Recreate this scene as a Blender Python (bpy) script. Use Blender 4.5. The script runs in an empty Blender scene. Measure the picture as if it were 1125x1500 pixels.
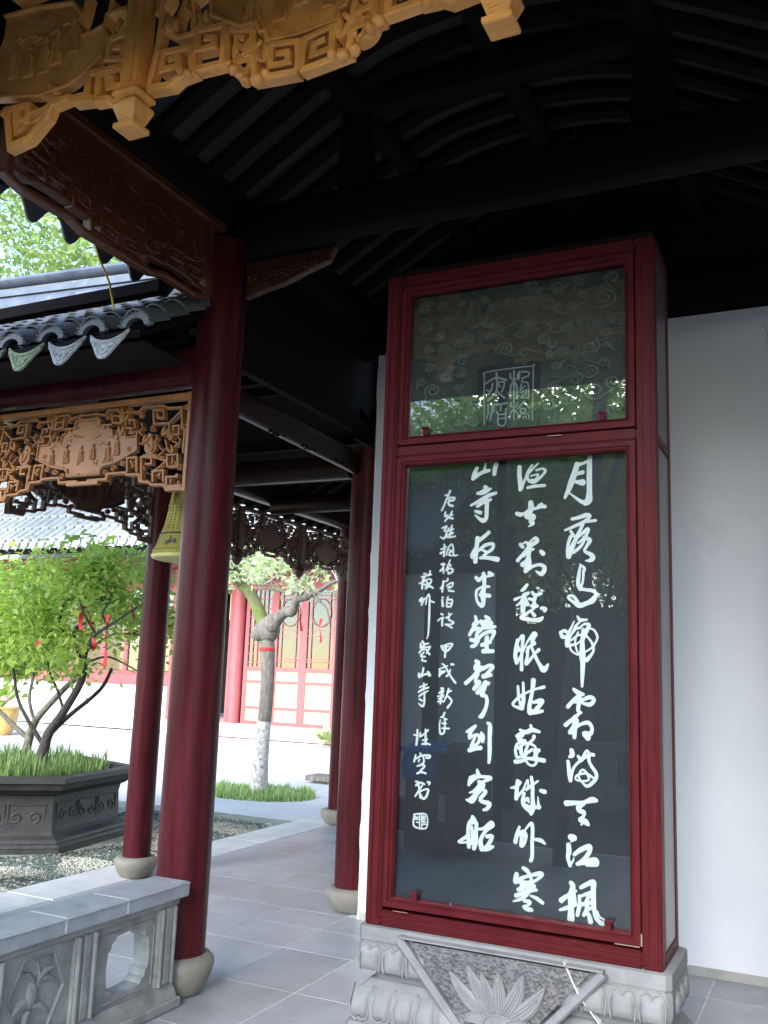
import bpy, bmesh, math, random
import numpy as np
from mathutils import Vector, Matrix
from mathutils.geometry import tessellate_polygon
R = math.radians
S = bpy.context.scene
C = S.collection
random.seed(7)

# ------------------------------------------------------------------ camera
CAMZ = 1.5
cam = bpy.data.cameras.new('camera')
cam.sensor_fit = 'VERTICAL'
cam.sensor_height = 36.0
cam.lens = 36.0 * 1357 / 1500
cam.clip_start = 0.05
cam.clip_end = 600
co = bpy.data.objects.new('camera', cam)
C.objects.link(co)
p_, r_, y_ = R(9.83), R(2.066), R(25.95)
fw = Vector((-math.sin(y_) * math.cos(p_), math.cos(y_) * math.cos(p_), math.sin(p_)))
rt0 = Vector((math.cos(y_), math.sin(y_), 0))
up0 = rt0.cross(fw)
rt = rt0 * math.cos(r_) + up0 * math.sin(r_)
up = -rt0 * math.sin(r_) + up0 * math.cos(r_)
co.matrix_world = Matrix(((rt.x, up.x, -fw.x, 0), (rt.y, up.y, -fw.y, 0), (rt.z, up.z, -fw.z, CAMZ), (0, 0, 0, 1)))
S.camera = co
# ------------------------------------------------------------------ sky, sun, exposure
W = bpy.data.worlds.new('World')
S.world = W
W.use_nodes = True
nt = W.node_tree
for n in list(nt.nodes):
    nt.nodes.remove(n)
wo = nt.nodes.new('ShaderNodeOutputWorld')
bg = nt.nodes.new('ShaderNodeBackground')
sk = nt.nodes.new('ShaderNodeTexSky')
sk.sky_type = 'NISHITA'
sk.sun_disc = False
SUN_EL, SUN_AZ = R(28), R(181)          # azimuth measured clockwise from +Y
sk.sun_elevation = SUN_EL
sk.sun_rotation = SUN_AZ
sk.air_density = 1.0
sk.dust_density = 0.2
bg.inputs['Strength'].default_value = 0.105
nt.links.new(sk.outputs[0], bg.inputs[0])
nt.links.new(bg.outputs[0], wo.inputs[0])
sd = bpy.data.lights.new('sun', 'SUN')
sd.energy = 1.5
sd.angle = R(42)
sd.color = (1.0, 0.975, 0.95)
so = bpy.data.objects.new('sun', sd)
C.objects.link(so)
d_ = Vector((math.sin(SUN_AZ) * math.cos(SUN_EL), math.cos(SUN_AZ) * math.cos(SUN_EL), math.sin(SUN_EL)))
so.rotation_euler = d_.to_track_quat('Z', 'Y').to_euler()
so.location = (0, -8, 20)
S.view_settings.view_transform = 'Standard'
S.view_settings.look = 'None'
S.view_settings.exposure = 2.8
S.view_settings.gamma = 1.0
S.view_settings.use_curve_mapping = False
S.cycles.use_denoising = True
S.cycles.max_bounces = 10
S.cycles.diffuse_bounces = 6
S.cycles.glossy_bounces = 5
S.cycles.transparent_max_bounces = 16
S.cycles.sample_clamp_indirect = 8

# ------------------------------------------------------------------ mesh helpers
class MB:
    def __init__(s):
        s.v = []; s.f = []
    def add(s, v, f):
        b = len(s.v); s.v += [tuple(p) for p in v]; s.f += [tuple(b + i for i in q) for q in f]
        return s
    def box(s, x0, y0, z0, x1, y1, z1):
        if x0 > x1: x0, x1 = x1, x0
        if y0 > y1: y0, y1 = y1, y0
        if z0 > z1: z0, z1 = z1, z0
        v = [(x0, y0, z0), (x1, y0, z0), (x1, y1, z0), (x0, y1, z0), (x0, y0, z1), (x1, y0, z1), (x1, y1, z1), (x0, y1, z1)]
        return s.add(v, [(0, 3, 2, 1), (4, 5, 6, 7), (0, 1, 5, 4), (1, 2, 6, 5), (2, 3, 7, 6), (3, 0, 4, 7)])
    def lathe(s, cx, cy, prof, n=32, cap=True):
        v = []; f = []
        for r, z in prof:
            for k in range(n):
                a = 2 * math.pi * k / n
                v.append((cx + r * math.cos(a), cy + r * math.sin(a), z))
        for i in range(len(prof) - 1):
            for k in range(n):
                k2 = (k + 1) % n
                f.append((i * n + k, i * n + k2, (i + 1) * n + k2, (i + 1) * n + k))
        if cap:
            f.append(tuple(range(n - 1, -1, -1))); f.append(tuple((len(prof) - 1) * n + k for k in range(n)))
        return s.add(v, f)
    def tube(s, pts, rad, n=8, cap=True):
        pts = [Vector(p) for p in pts]
        if not hasattr(rad, '__len__'): rad = [rad] * len(pts)
        t0 = (pts[1] - pts[0]).normalized()
        u = t0.orthogonal().normalized()
        v = []; f = []
        for i, p in enumerate(pts):
            a = pts[max(i - 1, 0)]; b = pts[min(i + 1, len(pts) - 1)]
            t = (b - a).normalized()
            u = (u - t * u.dot(t))
            u = u.normalized() if u.length > 1e-6 else t.orthogonal().normalized()
            w = t.cross(u)
            for k in range(n):
                an = 2 * math.pi * k / n
                v.append(p + (u * math.cos(an) + w * math.sin(an)) * rad[i])
        for i in range(len(pts) - 1):
            for k in range(n):
                k2 = (k + 1) % n
                f.append((i * n + k, i * n + k2, (i + 1) * n + k2, (i + 1) * n + k))
        if cap:
            f.append(tuple(range(n - 1, -1, -1))); f.append(tuple((len(pts) - 1) * n + k for k in range(n)))
        return s.add(v, f)
    def prism(s, poly, mp, d0, d1, hole=None):
        """poly in (u, v); mp(u, v, d) -> xyz; extruded from d0 to d1"""
        n = len(poly)
        fl = tessellate_polygon([[Vector((a, b, 0)) for a, b in poly]] + ([[Vector((a, b, 0)) for a, b in hole]] if hole else []))
        al = list(poly) + (list(hole) if hole else [])
        m = len(al)
        v = [mp(a, b, d0) for a, b in al] + [mp(a, b, d1) for a, b in al]
        f = [tuple(t) for t in fl] + [tuple(i + m for i in reversed(t)) for t in fl]
        for i in range(n):
            j = (i + 1) % n
            f.append((i, j, m + j, m + i))
        if hole:
            h = len(hole)
            for i in range(h):
                j = (i + 1) % h
                f.append((n + j, n + i, m + n + i, m + n + j))
        return s.add(v, f)
    def fret(s, pts, mp, d0, d1, ch=0.25):
        """bar of width w along (u, v, w) points, mitred corners, chamfered front"""
        P = [Vector((a, b)) for a, b, w in pts]
        Wd = [w for a, b, w in pts]
        n = len(P)
        if n < 2: return s
        v = []; f = []
        for i in range(n):
            a = (P[i] - P[i - 1]).normalized() if i else (P[1] - P[0]).normalized()
            b = (P[i + 1] - P[i]).normalized() if i < n - 1 else a
            na = Vector((-a.y, a.x)); nb = Vector((-b.y, b.x))
            m = na + nb
            if m.length < 0.3: m = na
            m.normalize()
            k = 1 / max(0.45, m.dot(na))
            h = Wd[i] / 2; c = h * 2 * ch
            for off, dd in ((-h, d0), (-h, d1 - c), (-h + c, d1), (h - c, d1), (h, d1 - c), (h, d0)):
                q = P[i] + m * off * k
                v.append(mp(q.x, q.y, dd))
        for i in range(n - 1):
            for k in range(6):
                k2 = (k + 1) % 6
                f.append((i * 6 + k, i * 6 + k2, (i + 1) * 6 + k2, (i + 1) * 6 + k))
        f.append(tuple(range(5, -1, -1))); f.append(tuple((n - 1) * 6 + k for k in range(6)))
        return s.add(v, f)
    def blob(s, c, r, n=8, m=5):
        v = []; f = []
        for i in range(1, m):
            t = math.pi * i / m
            for k in range(n):
                a = 2 * math.pi * k / n
                v.append((c[0] + r[0] * math.sin(t) * math.cos(a), c[1] + r[1] * math.sin(t) * math.sin(a), c[2] + r[2] * math.cos(t)))
        for i in range(m - 2):
            for k in range(n):
                k2 = (k + 1) % n
                f.append((i * n + k, (i + 1) * n + k, (i + 1) * n + k2, i * n + k2))
        b = len(v)
        v += [(c[0], c[1], c[2] + r[2]), (c[0], c[1], c[2] - r[2])]
        for k in range(n):
            k2 = (k + 1) % n
            f.append((b, k, k2)); f.append((b + 1, (m - 2) * n + k2, (m - 2) * n + k))
        return s.add(v, f)
    def rings(s, rs, closed_caps=True):
        """rs: list of rings (same vertex count) lofted"""
        n = len(rs[0]); v = []; f = []
        for r in rs: v += r
        for i in range(len(rs) - 1):
            for k in range(n):
                k2 = (k + 1) % n
                f.append((i * n + k, i * n + k2, (i + 1) * n + k2, (i + 1) * n + k))
        if closed_caps:
            f.append(tuple(range(n - 1, -1, -1))); f.append(tuple((len(rs) - 1) * n + k for k in range(n)))
        return s.add(v, f)

ORG = {}
def link(o): C.objects.link(o); return o
def thing(name, label, cat, loc=(0, 0, 0), group=None, kind=None):
    o = bpy.data.objects.new(name, None); link(o)
    o.empty_display_size = 0.1
    o.location = loc; ORG[o.name] = Vector(loc)
    if label: o['label'] = label
    if cat: o['category'] = cat
    if group: o['group'] = group
    if kind: o['kind'] = kind
    return o
def mk(name, mb, mat, parent=None, bevel=0, smooth=None, label=None, kind=None, seg=1):
    me = bpy.data.meshes.new(name)
    org = ORG.get(parent.name, Vector()) if parent else Vector()
    me.from_pydata([tuple(Vector(p) - org) for p in mb.v], [], mb.f)
    me.validate()
    bm = bmesh.new(); bm.from_mesh(me)
    if bevel:
        bmesh.ops.remove_doubles(bm, verts=bm.verts, dist=1e-5)
    bmesh.ops.recalc_face_normals(bm, faces=bm.faces)
    if bevel:
        ed = [e for e in bm.edges if len(e.link_faces) == 2 and e.calc_face_angle(0) > 0.5]
        bmesh.ops.bevel(bm, geom=ed, offset=bevel, segments=seg, affect='EDGES', clamp_overlap=True)
    bm.to_mesh(me); bm.free()
    if smooth:
        me.shade_smooth()
        me.set_sharp_from_angle(angle=R(smooth))
    me.materials.append(mat)
    o = bpy.data.objects.new(name, me); link(o)
    if parent: o.parent = parent
    ORG[o.name] = org
    if label: o['label'] = label
    if kind: o['kind'] = kind
    return o
def tag(o, label, cat, group=None):
    o['label'] = label; o['category'] = cat
    if group: o['group'] = group
    return o
def copy_tree(o, parent=None):
    c = o.copy(); link(c); c.parent = parent; ORG[c.name] = ORG.get(o.name, Vector())
    for ch in list(o.children): copy_tree(ch, c)
    return c

# ------------------------------------------------------------------ materials
def mat(name, c, rough=0.5, var=0.2, ns=6.0, bump=0.15, bs=60.0, bd=0.004, stretch=(1, 1, 1), c2=None, obj=0.0,
        spec=0.5, coat=0.0, rv=0.12, metal=0.0, vor=0.0, stain=None, stain_s=1.3, stain_lo=0.55):
    m = bpy.data.materials.new(name); m.use_nodes = True
    t = m.node_tree; N = t.nodes; L = t.links
    b = N['Principled BSDF']
    tc = N.new('ShaderNodeTexCoord'); mp = N.new('ShaderNodeMapping'); mp.inputs['Scale'].default_value = stretch
    L.new(tc.outputs['Object'], mp.inputs[0])
    oi = N.new('ShaderNodeObjectInfo')
    ad = N.new('ShaderNodeVectorMath'); ad.operation = 'MULTIPLY_ADD'
    L.new(oi.outputs['Random'], ad.inputs[0]); ad.inputs[1].default_value = (17, 31, 23); L.new(mp.outputs[0], ad.inputs[2])
    n1 = N.new('ShaderNodeTexNoise'); n1.inputs['Scale'].default_value = ns; n1.inputs['Detail'].default_value = 7
    n1.inputs['Roughness'].default_value = 0.62
    L.new(ad.outputs[0], n1.inputs['Vector'])
    rp = N.new('ShaderNodeMapRange'); rp.inputs[1].default_value = 0.3; rp.inputs[2].default_value = 0.7
    L.new(n1.outputs[0], rp.inputs[0])
    mx = N.new('ShaderNodeMix'); mx.data_type = 'RGBA'
    lo = tuple(x * (1 - var) for x in c) + (1,)
    hi = tuple(min(1, x * (1 + var)) for x in (c2 or c)) + (1,)
    mx.inputs[6].default_value = lo; mx.inputs[7].default_value = hi
    L.new(rp.outputs[0], mx.inputs[0])
    col = mx.outputs[2]
    if stain:
        n3 = N.new('ShaderNodeTexNoise'); n3.inputs['Scale'].default_value = stain_s; n3.inputs['Detail'].default_value = 9
        n3.inputs['Roughness'].default_value = 0.7
        L.new(ad.outputs[0], n3.inputs['Vector'])
        r3 = N.new('ShaderNodeMapRange'); r3.inputs[1].default_value = stain_lo; r3.inputs[2].default_value = stain_lo + 0.15
        L.new(n3.outputs[0], r3.inputs[0])
        m3 = N.new('ShaderNodeMix'); m3.data_type = 'RGBA'
        L.new(r3.outputs[0], m3.inputs[0]); L.new(col, m3.inputs[6]); m3.inputs[7].default_value = tuple(stain) + (1,)
        col = m3.outputs[2]
    if obj:
        hs = N.new('ShaderNodeHueSaturation')
        mr = N.new('ShaderNodeMapRange'); mr.inputs[3].default_value = 1 - obj; mr.inputs[4].default_value = 1 + obj
        L.new(oi.outputs['Random'], mr.inputs[0]); L.new(mr.outputs[0], hs.inputs['Value']); L.new(col, hs.inputs['Color'])
        col = hs.outputs[0]
    L.new(col, b.inputs['Base Color'])
    n2 = N.new('ShaderNodeTexNoise'); n2.inputs['Scale'].default_value = bs; n2.inputs['Detail'].default_value = 5
    L.new(ad.outputs[0], n2.inputs['Vector'])
    h = n2.outputs[0]
    if vor:
        vo = N.new('ShaderNodeTexVoronoi'); vo.inputs['Scale'].default_value = vor
        L.new(ad.outputs[0], vo.inputs['Vector'])
        av = N.new('ShaderNodeMath'); av.operation = 'ADD'; L.new(vo.outputs[0], av.inputs[0]); L.new(h, av.inputs[1]); h = av.outputs[0]
    bp = N.new('ShaderNodeBump'); bp.inputs['Strength'].default_value = bump; bp.inputs['Distance'].default_value = bd
    L.new(h, bp.inputs['Height']); L.new(bp.outputs[0], b.inputs['Normal'])
    mr2 = N.new('ShaderNodeMapRange'); mr2.inputs[3].default_value = max(0.02, rough - rv); mr2.inputs[4].default_value = min(1, rough + rv)
    L.new(n1.outputs[0], mr2.inputs[0]); L.new(mr2.outputs[0], b.inputs['Roughness'])
    b.inputs['Specular IOR Level'].default_value = spec
    b.inputs['Coat Weight'].default_value = coat; b.inputs['Coat Roughness'].default_value = 0.12
    b.inputs['Metallic'].default_value = metal
    return m
def leafmat(name, c, c2, trans=0.45):
    m = bpy.data.materials.new(name); m.use_nodes = True
    t = m.node_tree; N = t.nodes; L = t.links
    b = N['Principled BSDF']; out = N['Material Output']
    g = N.new('ShaderNodeNewGeometry')
    mx = N.new('ShaderNodeMix'); mx.data_type = 'RGBA'
    mx.inputs[6].default_value = tuple(c) + (1,); mx.inputs[7].default_value = tuple(c2) + (1,)
    L.new(g.outputs['Random Per Island'], mx.inputs[0])
    L.new(mx.outputs[2], b.inputs['Base Color']); b.inputs['Roughness'].default_value = 0.45
    tr = N.new('ShaderNodeBsdfTranslucent'); L.new(mx.outputs[2], tr.inputs[0])
    ms = N.new('ShaderNodeMixShader'); ms.inputs[0].default_value = trans
    L.new(b.outputs[0], ms.inputs[1]); L.new(tr.outputs[0], ms.inputs[2]); L.new(ms.outputs[0], out.inputs[0])
    return m
def glassmat(name, tint=(0.92, 0.95, 0.95), ior=1.52, boost=1.0):
    m = bpy.data.materials.new(name); m.use_nodes = True
    t = m.node_tree; N = t.nodes; L = t.links
    for n in list(N): N.remove(n)
    out = N.new('ShaderNodeOutputMaterial')
    fr = N.new('ShaderNodeFresnel'); fr.inputs[0].default_value = ior
    mu = N.new('ShaderNodeMath'); mu.operation = 'MULTIPLY'; mu.inputs[1].default_value = boost; mu.use_clamp = True
    L.new(fr.outputs[0], mu.inputs[0])
    gl = N.new('ShaderNodeBsdfGlossy'); gl.inputs['Roughness'].default_value = 0.0
    tp = N.new('ShaderNodeBsdfTransparent'); tp.inputs[0].default_value = tuple(tint) + (1,)
    ms = N.new('ShaderNodeMixShader')
    L.new(mu.outputs[0], ms.inputs[0]); L.new(tp.outputs[0], ms.inputs[1]); L.new(gl.outputs[0], ms.inputs[2]); L.new(ms.outputs[0], out.inputs[0])
    return m

M_col = mat('column_lacquer', (0.046, 0.0062, 0.0082), 0.36, 0.38, 3.0, 0.22, 9, 0.006, stretch=(5, 5, 0.45), c2=(0.068, 0.009, 0.012), coat=0.0, spec=0.12, stain=(0.10, 0.022, 0.021), stain_s=4.5, stain_lo=0.57)
M_frame = mat('case_red_paint', (0.070, 0.0095, 0.012), 0.42, 0.25, 9, 0.25, 40, 0.003, stretch=(1, 1, 0.5), stain=(0.06, 0.008, 0.01), stain_s=6, stain_lo=0.58, coat=0.0, spec=0.07)
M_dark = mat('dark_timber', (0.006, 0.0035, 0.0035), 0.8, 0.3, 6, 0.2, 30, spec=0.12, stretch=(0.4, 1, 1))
M_darkg = mat('glossy_dark_timber', (0.016, 0.006, 0.006), 0.36, 0.3, 6, 0.2, 14, stretch=(0.5, 0.5, 1), coat=0.0, spec=0.22)
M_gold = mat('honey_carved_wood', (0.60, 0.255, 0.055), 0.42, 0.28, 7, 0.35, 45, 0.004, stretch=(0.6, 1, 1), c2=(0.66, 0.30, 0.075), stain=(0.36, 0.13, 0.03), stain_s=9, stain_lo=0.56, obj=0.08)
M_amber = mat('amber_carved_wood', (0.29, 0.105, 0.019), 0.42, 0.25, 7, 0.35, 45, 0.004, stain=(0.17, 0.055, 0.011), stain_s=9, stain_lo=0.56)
M_goldshade = mat('shaded_honey_wood', (0.085, 0.024, 0.008), 0.45, 0.3, 7, 0.4, 45, 0.005)  # same wood as the honey fascia, roof shade put into the colour
M_brown2 = mat('shadowy_carved_wood', (0.06, 0.018, 0.009), 0.5, 0.3, 7, 0.3, 45)  # carved wood darkened further, its backlit shade put into the colour
M_plaster = mat('white_plaster', (0.74, 0.755, 0.775), 0.85, 0.035, 1.6, 0.15, 12, 0.006, stain=(0.64, 0.645, 0.64), stain_s=1.6, stain_lo=0.58)
M_board = mat('shaded_ceiling_brick', (0.016, 0.0165, 0.015), 0.9, 0.2, 8, 0.2, 40)  # pale bricks set near black, the roof shade put into the colour
M_floor = mat('slate_paver', (0.33, 0.336, 0.35), 0.42, 0.18, 3.5, 0.18, 55, 0.003, obj=0.10, spec=0.45, stain=(0.295, 0.30, 0.315), stain_s=4, stain_lo=0.52, rv=0.12)  # slate paled above its own tone, courtyard sheen put into the colour
M_grout = mat('pale_mortar', (0.62, 0.62, 0.60), 0.9, 0.2, 20, 0.3, 80)
M_stone = mat('carved_grey_stone', (0.195, 0.198, 0.195), 0.72, 0.25, 6, 0.4, 70, 0.004, stain=(0.17, 0.17, 0.165), stain_s=3.5, stain_lo=0.56)
M_stoneb = mat('rough_tooled_stone', (0.130, 0.126, 0.126), 0.85, 0.45, 40, 1.0, 90, 0.012, vor=70)
M_stonel = mat('pale_stone', (0.40, 0.39, 0.355), 0.75, 0.2, 6, 0.35, 60, 0.004, stain=(0.28, 0.26, 0.21), stain_s=3, stain_lo=0.56)
M_bal = mat('weathered_balustrade_stone', (0.25, 0.25, 0.225), 0.8, 0.3, 9, 0.5, 70, 0.005, stain=(0.13, 0.128, 0.112), stain_s=5, stain_lo=0.54)
M_coping = mat('blue_grey_coping_stone', (0.31, 0.32, 0.335), 0.55, 0.2, 7, 0.3, 80, 0.003, stain=(0.17, 0.18, 0.19), stain_s=6, stain_lo=0.6)
M_drum = mat('column_drum_stone', (0.235, 0.21, 0.17), 0.75, 0.25, 6, 0.4, 50, 0.004, stain=(0.13, 0.11, 0.085), stain_s=3, stain_lo=0.55)
M_kerb = mat('kerb_stone', (0.55, 0.54, 0.53), 0.7, 0.15, 5, 0.3, 60, 0.003)
M_peb_l = mat('pale_pebble', (0.36, 0.34, 0.27), 0.6, 0.35, 30, 0.1, 60)
M_peb_d = mat('dark_pebble', (0.075, 0.10, 0.085), 0.6, 0.3, 30, 0.1, 60)
M_mortar = mat('pebble_bed', (0.24, 0.25, 0.20), 0.9, 0.35, 9, 0.4, 80)
M_ground = mat('courtyard_paving', (0.55, 0.55, 0.54), 0.7, 0.12, 1.3, 0.2, 20)
M_tile = mat('grey_roof_tile', (0.10, 0.108, 0.12), 0.55, 0.35, 9, 0.4, 50, 0.004, obj=0.15, stain=(0.22, 0.23, 0.24), stain_s=7, stain_lo=0.6)
M_tilef = mat('carved_drip_tile', (0.42, 0.42, 0.44), 0.75, 0.3, 20, 0.9, 55, 0.01, obj=0.12, vor=60)
M_tilem = mat('mossy_drip_tile', (0.27, 0.31, 0.20), 0.8, 0.35, 20, 0.9, 55, 0.01, vor=60, stain=(0.16, 0.24, 0.06), stain_s=12, stain_lo=0.5)
M_ridge = mat('slate_blue_ridge', (0.10, 0.12, 0.155), 0.42, 0.3, 8, 0.3, 30, 0.004, stain=(0.30, 0.33, 0.36), stain_s=9, stain_lo=0.62)
M_planter = mat('dark_planter_stone', (0.030, 0.029, 0.028), 0.55, 0.4, 7, 0.5, 50, 0.006, stain=(0.07, 0.07, 0.065), stain_s=4, stain_lo=0.6)
M_soil = mat('soil', (0.06, 0.05, 0.03), 0.95, 0.3, 20, 0.6, 60)
M_bark = mat('grey_bark', (0.20, 0.175, 0.15), 0.85, 0.4, 14, 1.0, 40, 0.02, stretch=(2, 2, 0.6))
M_barkd = mat('dark_bark', (0.055, 0.045, 0.038), 0.85, 0.4, 14, 1.0, 40, 0.02, stretch=(2, 2, 0.6))
M_lime = mat('limewashed_bark', (0.55, 0.53, 0.52), 0.9, 0.3, 30, 0.8, 50, 0.01, stain=(0.20, 0.17, 0.16), stain_s=26, stain_lo=0.49)
M_moss = mat('moss', (0.13, 0.16, 0.04), 0.95, 0.4, 9, 0.9, 60, 0.02, stain=(0.12, 0.10, 0.085), stain_s=5, stain_lo=0.46)
M_leaf1 = leafmat('lime_leaves', (0.58, 0.70, 0.14), (0.26, 0.44, 0.10), 0.55)  # leaf green raised past its own tone, courtyard glare in the colour
M_leaf2 = leafmat('camphor_leaves', (0.16, 0.26, 0.06), (0.36, 0.46, 0.13), 0.5)
M_leaf4 = leafmat('backlit_garden_leaves', (0.52, 0.64, 0.17), (0.26, 0.42, 0.10), 0.65)  # leaf green lifted, light through the leaves put into the colour
M_leaf3 = leafmat('deep_green_leaves', (0.05, 0.11, 0.025), (0.10, 0.19, 0.04))
M_leafw = leafmat('glare_whitened_leaves', (0.70, 0.76, 0.50), (0.45, 0.58, 0.24))  # leaf green whitened, overexposed daylight put into the colour
M_grass = leafmat('grass_blades', (0.10, 0.18, 0.05), (0.26, 0.38, 0.12), 0.35)
M_grass2 = leafmat('lime_grass', (0.22, 0.36, 0.09), (0.42, 0.55, 0.22), 0.4)
M_ribbon = mat('red_ribbon', (0.60, 0.022, 0.02), 0.6, 0.2, 10, 0.1, 40)
M_black = mat('black_stone_panel', (0.009, 0.012, 0.016), 0.62, 0.35, 5, 0.15, 50, 0.002, stain=(0.024, 0.030, 0.034), stain_s=7, stain_lo=0.6)
M_cloud = mat('carved_slate_panel', (0.060, 0.070, 0.066), 0.8, 0.35, 7, 0.9, 26, 0.012, stain=(0.13, 0.15, 0.14), stain_s=6, stain_lo=0.55)
M_cloudl = mat('raised_cloud_stone', (0.13, 0.15, 0.14), 0.8, 0.35, 12, 0.6, 40, 0.006)  # paler than the panel so the relief shows, shading put into the colour
M_seal = mat('seal_plate', (0.018, 0.022, 0.028), 0.6, 0.2, 8, 0.2, 50)
M_ink = mat('white_character_paint', (0.76, 0.78, 0.77), 0.75, 0.10, 40, 0.5, 160, 0.002, stain=(0.55, 0.57, 0.57), stain_s=30, stain_lo=0.60)
M_sealink = mat('grey_seal_script', (0.27, 0.29, 0.30), 0.7, 0.15, 30, 0.2, 90, 0.001)
M_glass = glassmat('case_glass', boost=1.65)
M_glass2 = glassmat('window_glass', (0.6, 0.66, 0.66), 1.5, 2.0)
M_side = mat('side_panel_grey', (0.055, 0.046, 0.047), 0.35, 0.2, 4, 0.1, 30, coat=0.3)
M_cream = mat('cream_door_panel', (0.72, 0.47, 0.20), 0.6, 0.08, 5, 0.1, 40)
M_rose = mat('muted_red_paint', (0.34, 0.075, 0.08), 0.55, 0.15, 5, 0.1, 40)  # dull red, low in saturation
M_rosel = mat('pale_red_plinth', (0.60, 0.38, 0.37), 0.8, 0.15, 3, 0.2, 40)  # red of the hall plinth paled, overexposed daylight put into the colour
M_hallroof = mat('glare_pale_roof', (0.30, 0.31, 0.32), 0.45, 0.2, 6, 0.2, 30)  # grey hall tiles made pale, overexposed daylight put into the colour
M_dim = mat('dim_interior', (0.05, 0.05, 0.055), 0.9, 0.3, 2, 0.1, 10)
M_bell = mat('yellow_bell_paint', (0.19, 0.165, 0.012), 0.7, 0.22, 5, 0.4, 30, c2=(0.26, 0.225, 0.025), stain=(0.12, 0.10, 0.012), stain_s=9, stain_lo=0.6)
M_bellin = mat('cream_bell_lip', (0.62, 0.56, 0.22), 0.7, 0.1, 8, 0.1, 40)
M_ochre = mat('ochre_cord', (0.55, 0.33, 0.03), 0.7, 0.2, 30, 0.3, 90)
M_blue = mat('blue_plastic', (0.03, 0.15, 0.62), 0.3, 0.1, 4, 0.05, 30, coat=0.3)
M_binred = mat('oxblood_slats', (0.20, 0.035, 0.04), 0.5, 0.2, 6, 0.2, 30)
M_sticker = mat('grey_green_sticker', (0.33, 0.42, 0.40), 0.5, 0.05, 8, 0.05, 30)
M_pot = mat('ochre_glazed_pot', (0.50, 0.33, 0.10), 0.3, 0.2, 6, 0.1, 20, coat=0.4)
M_earth = mat('trodden_earth', (0.075, 0.075, 0.065), 0.9, 0.4, 3, 0.5, 30)
M_hallwall = mat('hall_white_wall', (0.72, 0.73, 0.76), 0.85, 0.04, 1, 0.1, 20)
M_chip = mat('bare_chipped_wood', (0.24, 0.16, 0.10), 0.8, 0.2, 30, 0.2, 60)
M_drip = mat('white_paint_drip', (0.62, 0.62, 0.61), 0.7, 0.1, 30, 0.1, 60)

# ------------------------------------------------------------------ positions of the two wings
XA, XB = -2.84, -4.58            # right and left row of columns of the walk
YW = 5.41                        # white wall
YF = 2.2                         # front of the pavilion

# ------------------------------------------------------------------ ground and floors
g = MB(); g.add([(-150, -150, -0.05), (150, -150, -0.05), (150, 150, -0.05), (-150, 150, -0.05)], [(0, 1, 2, 3)])
mk('ground', g, M_earth, kind='structure')
g = MB(); g.box(-40, 3.0, -0.045, -4.96, 17.2, -0.012)
mk('courtyard_paving', g, M_ground, kind='structure')
floor = mk('floor', MB().box(-4.53, -1.3, -0.06, 3.2, 12.6, -0.0015), M_grout, kind='structure')
TW = 0.433
def tile_rows():
    ys = [4.065 - 0.59 * k for k in range(9, 0, -1)] + [4.065, 4.655, 5.07, 5.41] + [5.41 + 0.5 * k for k in range(1, 15)]
    return ys
ys = tile_rows(); nt_ = 0
for j in range(len(ys) - 1):
    for i in range(-4, 13):
        x0 = -2.79 + TW * i
        if ys[j] >= 5.40 and x0 > -2.8: continue
        x1 = x0 + TW
        g = 0.0036
        dz = random.uniform(-0.0004, 0.0005)
        x0c = max(x0, -4.53)
        if x1 - x0c < 0.05: continue
        m = MB().box(x0c + g, ys[j] + g, -0.02, x1 - g, ys[j + 1] - g, 0.0 + dz)
        mk('floor_tile', m, M_floor, floor)
        nt_ += 1
# ------------------------------------------------------------------ kerb slabs
kr = mk('kerb', MB().box(-4.955, 2.4, -0.1, -4.535, 12.6, -0.008), M_grout, kind='structure')
for a, b in ((2.4, 3.6), (3.6, 4.72), (4.72, 5.95), (5.95, 7.2), (7.2, 8.5), (8.5, 9.8), (9.8, 11.2), (11.2, 12.6)):
    mk('kerb_slab', MB().box(-4.95, a + .003, -0.09, -4.54, b - .003, 0.004), M_kerb, kr, bevel=0.006)

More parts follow.
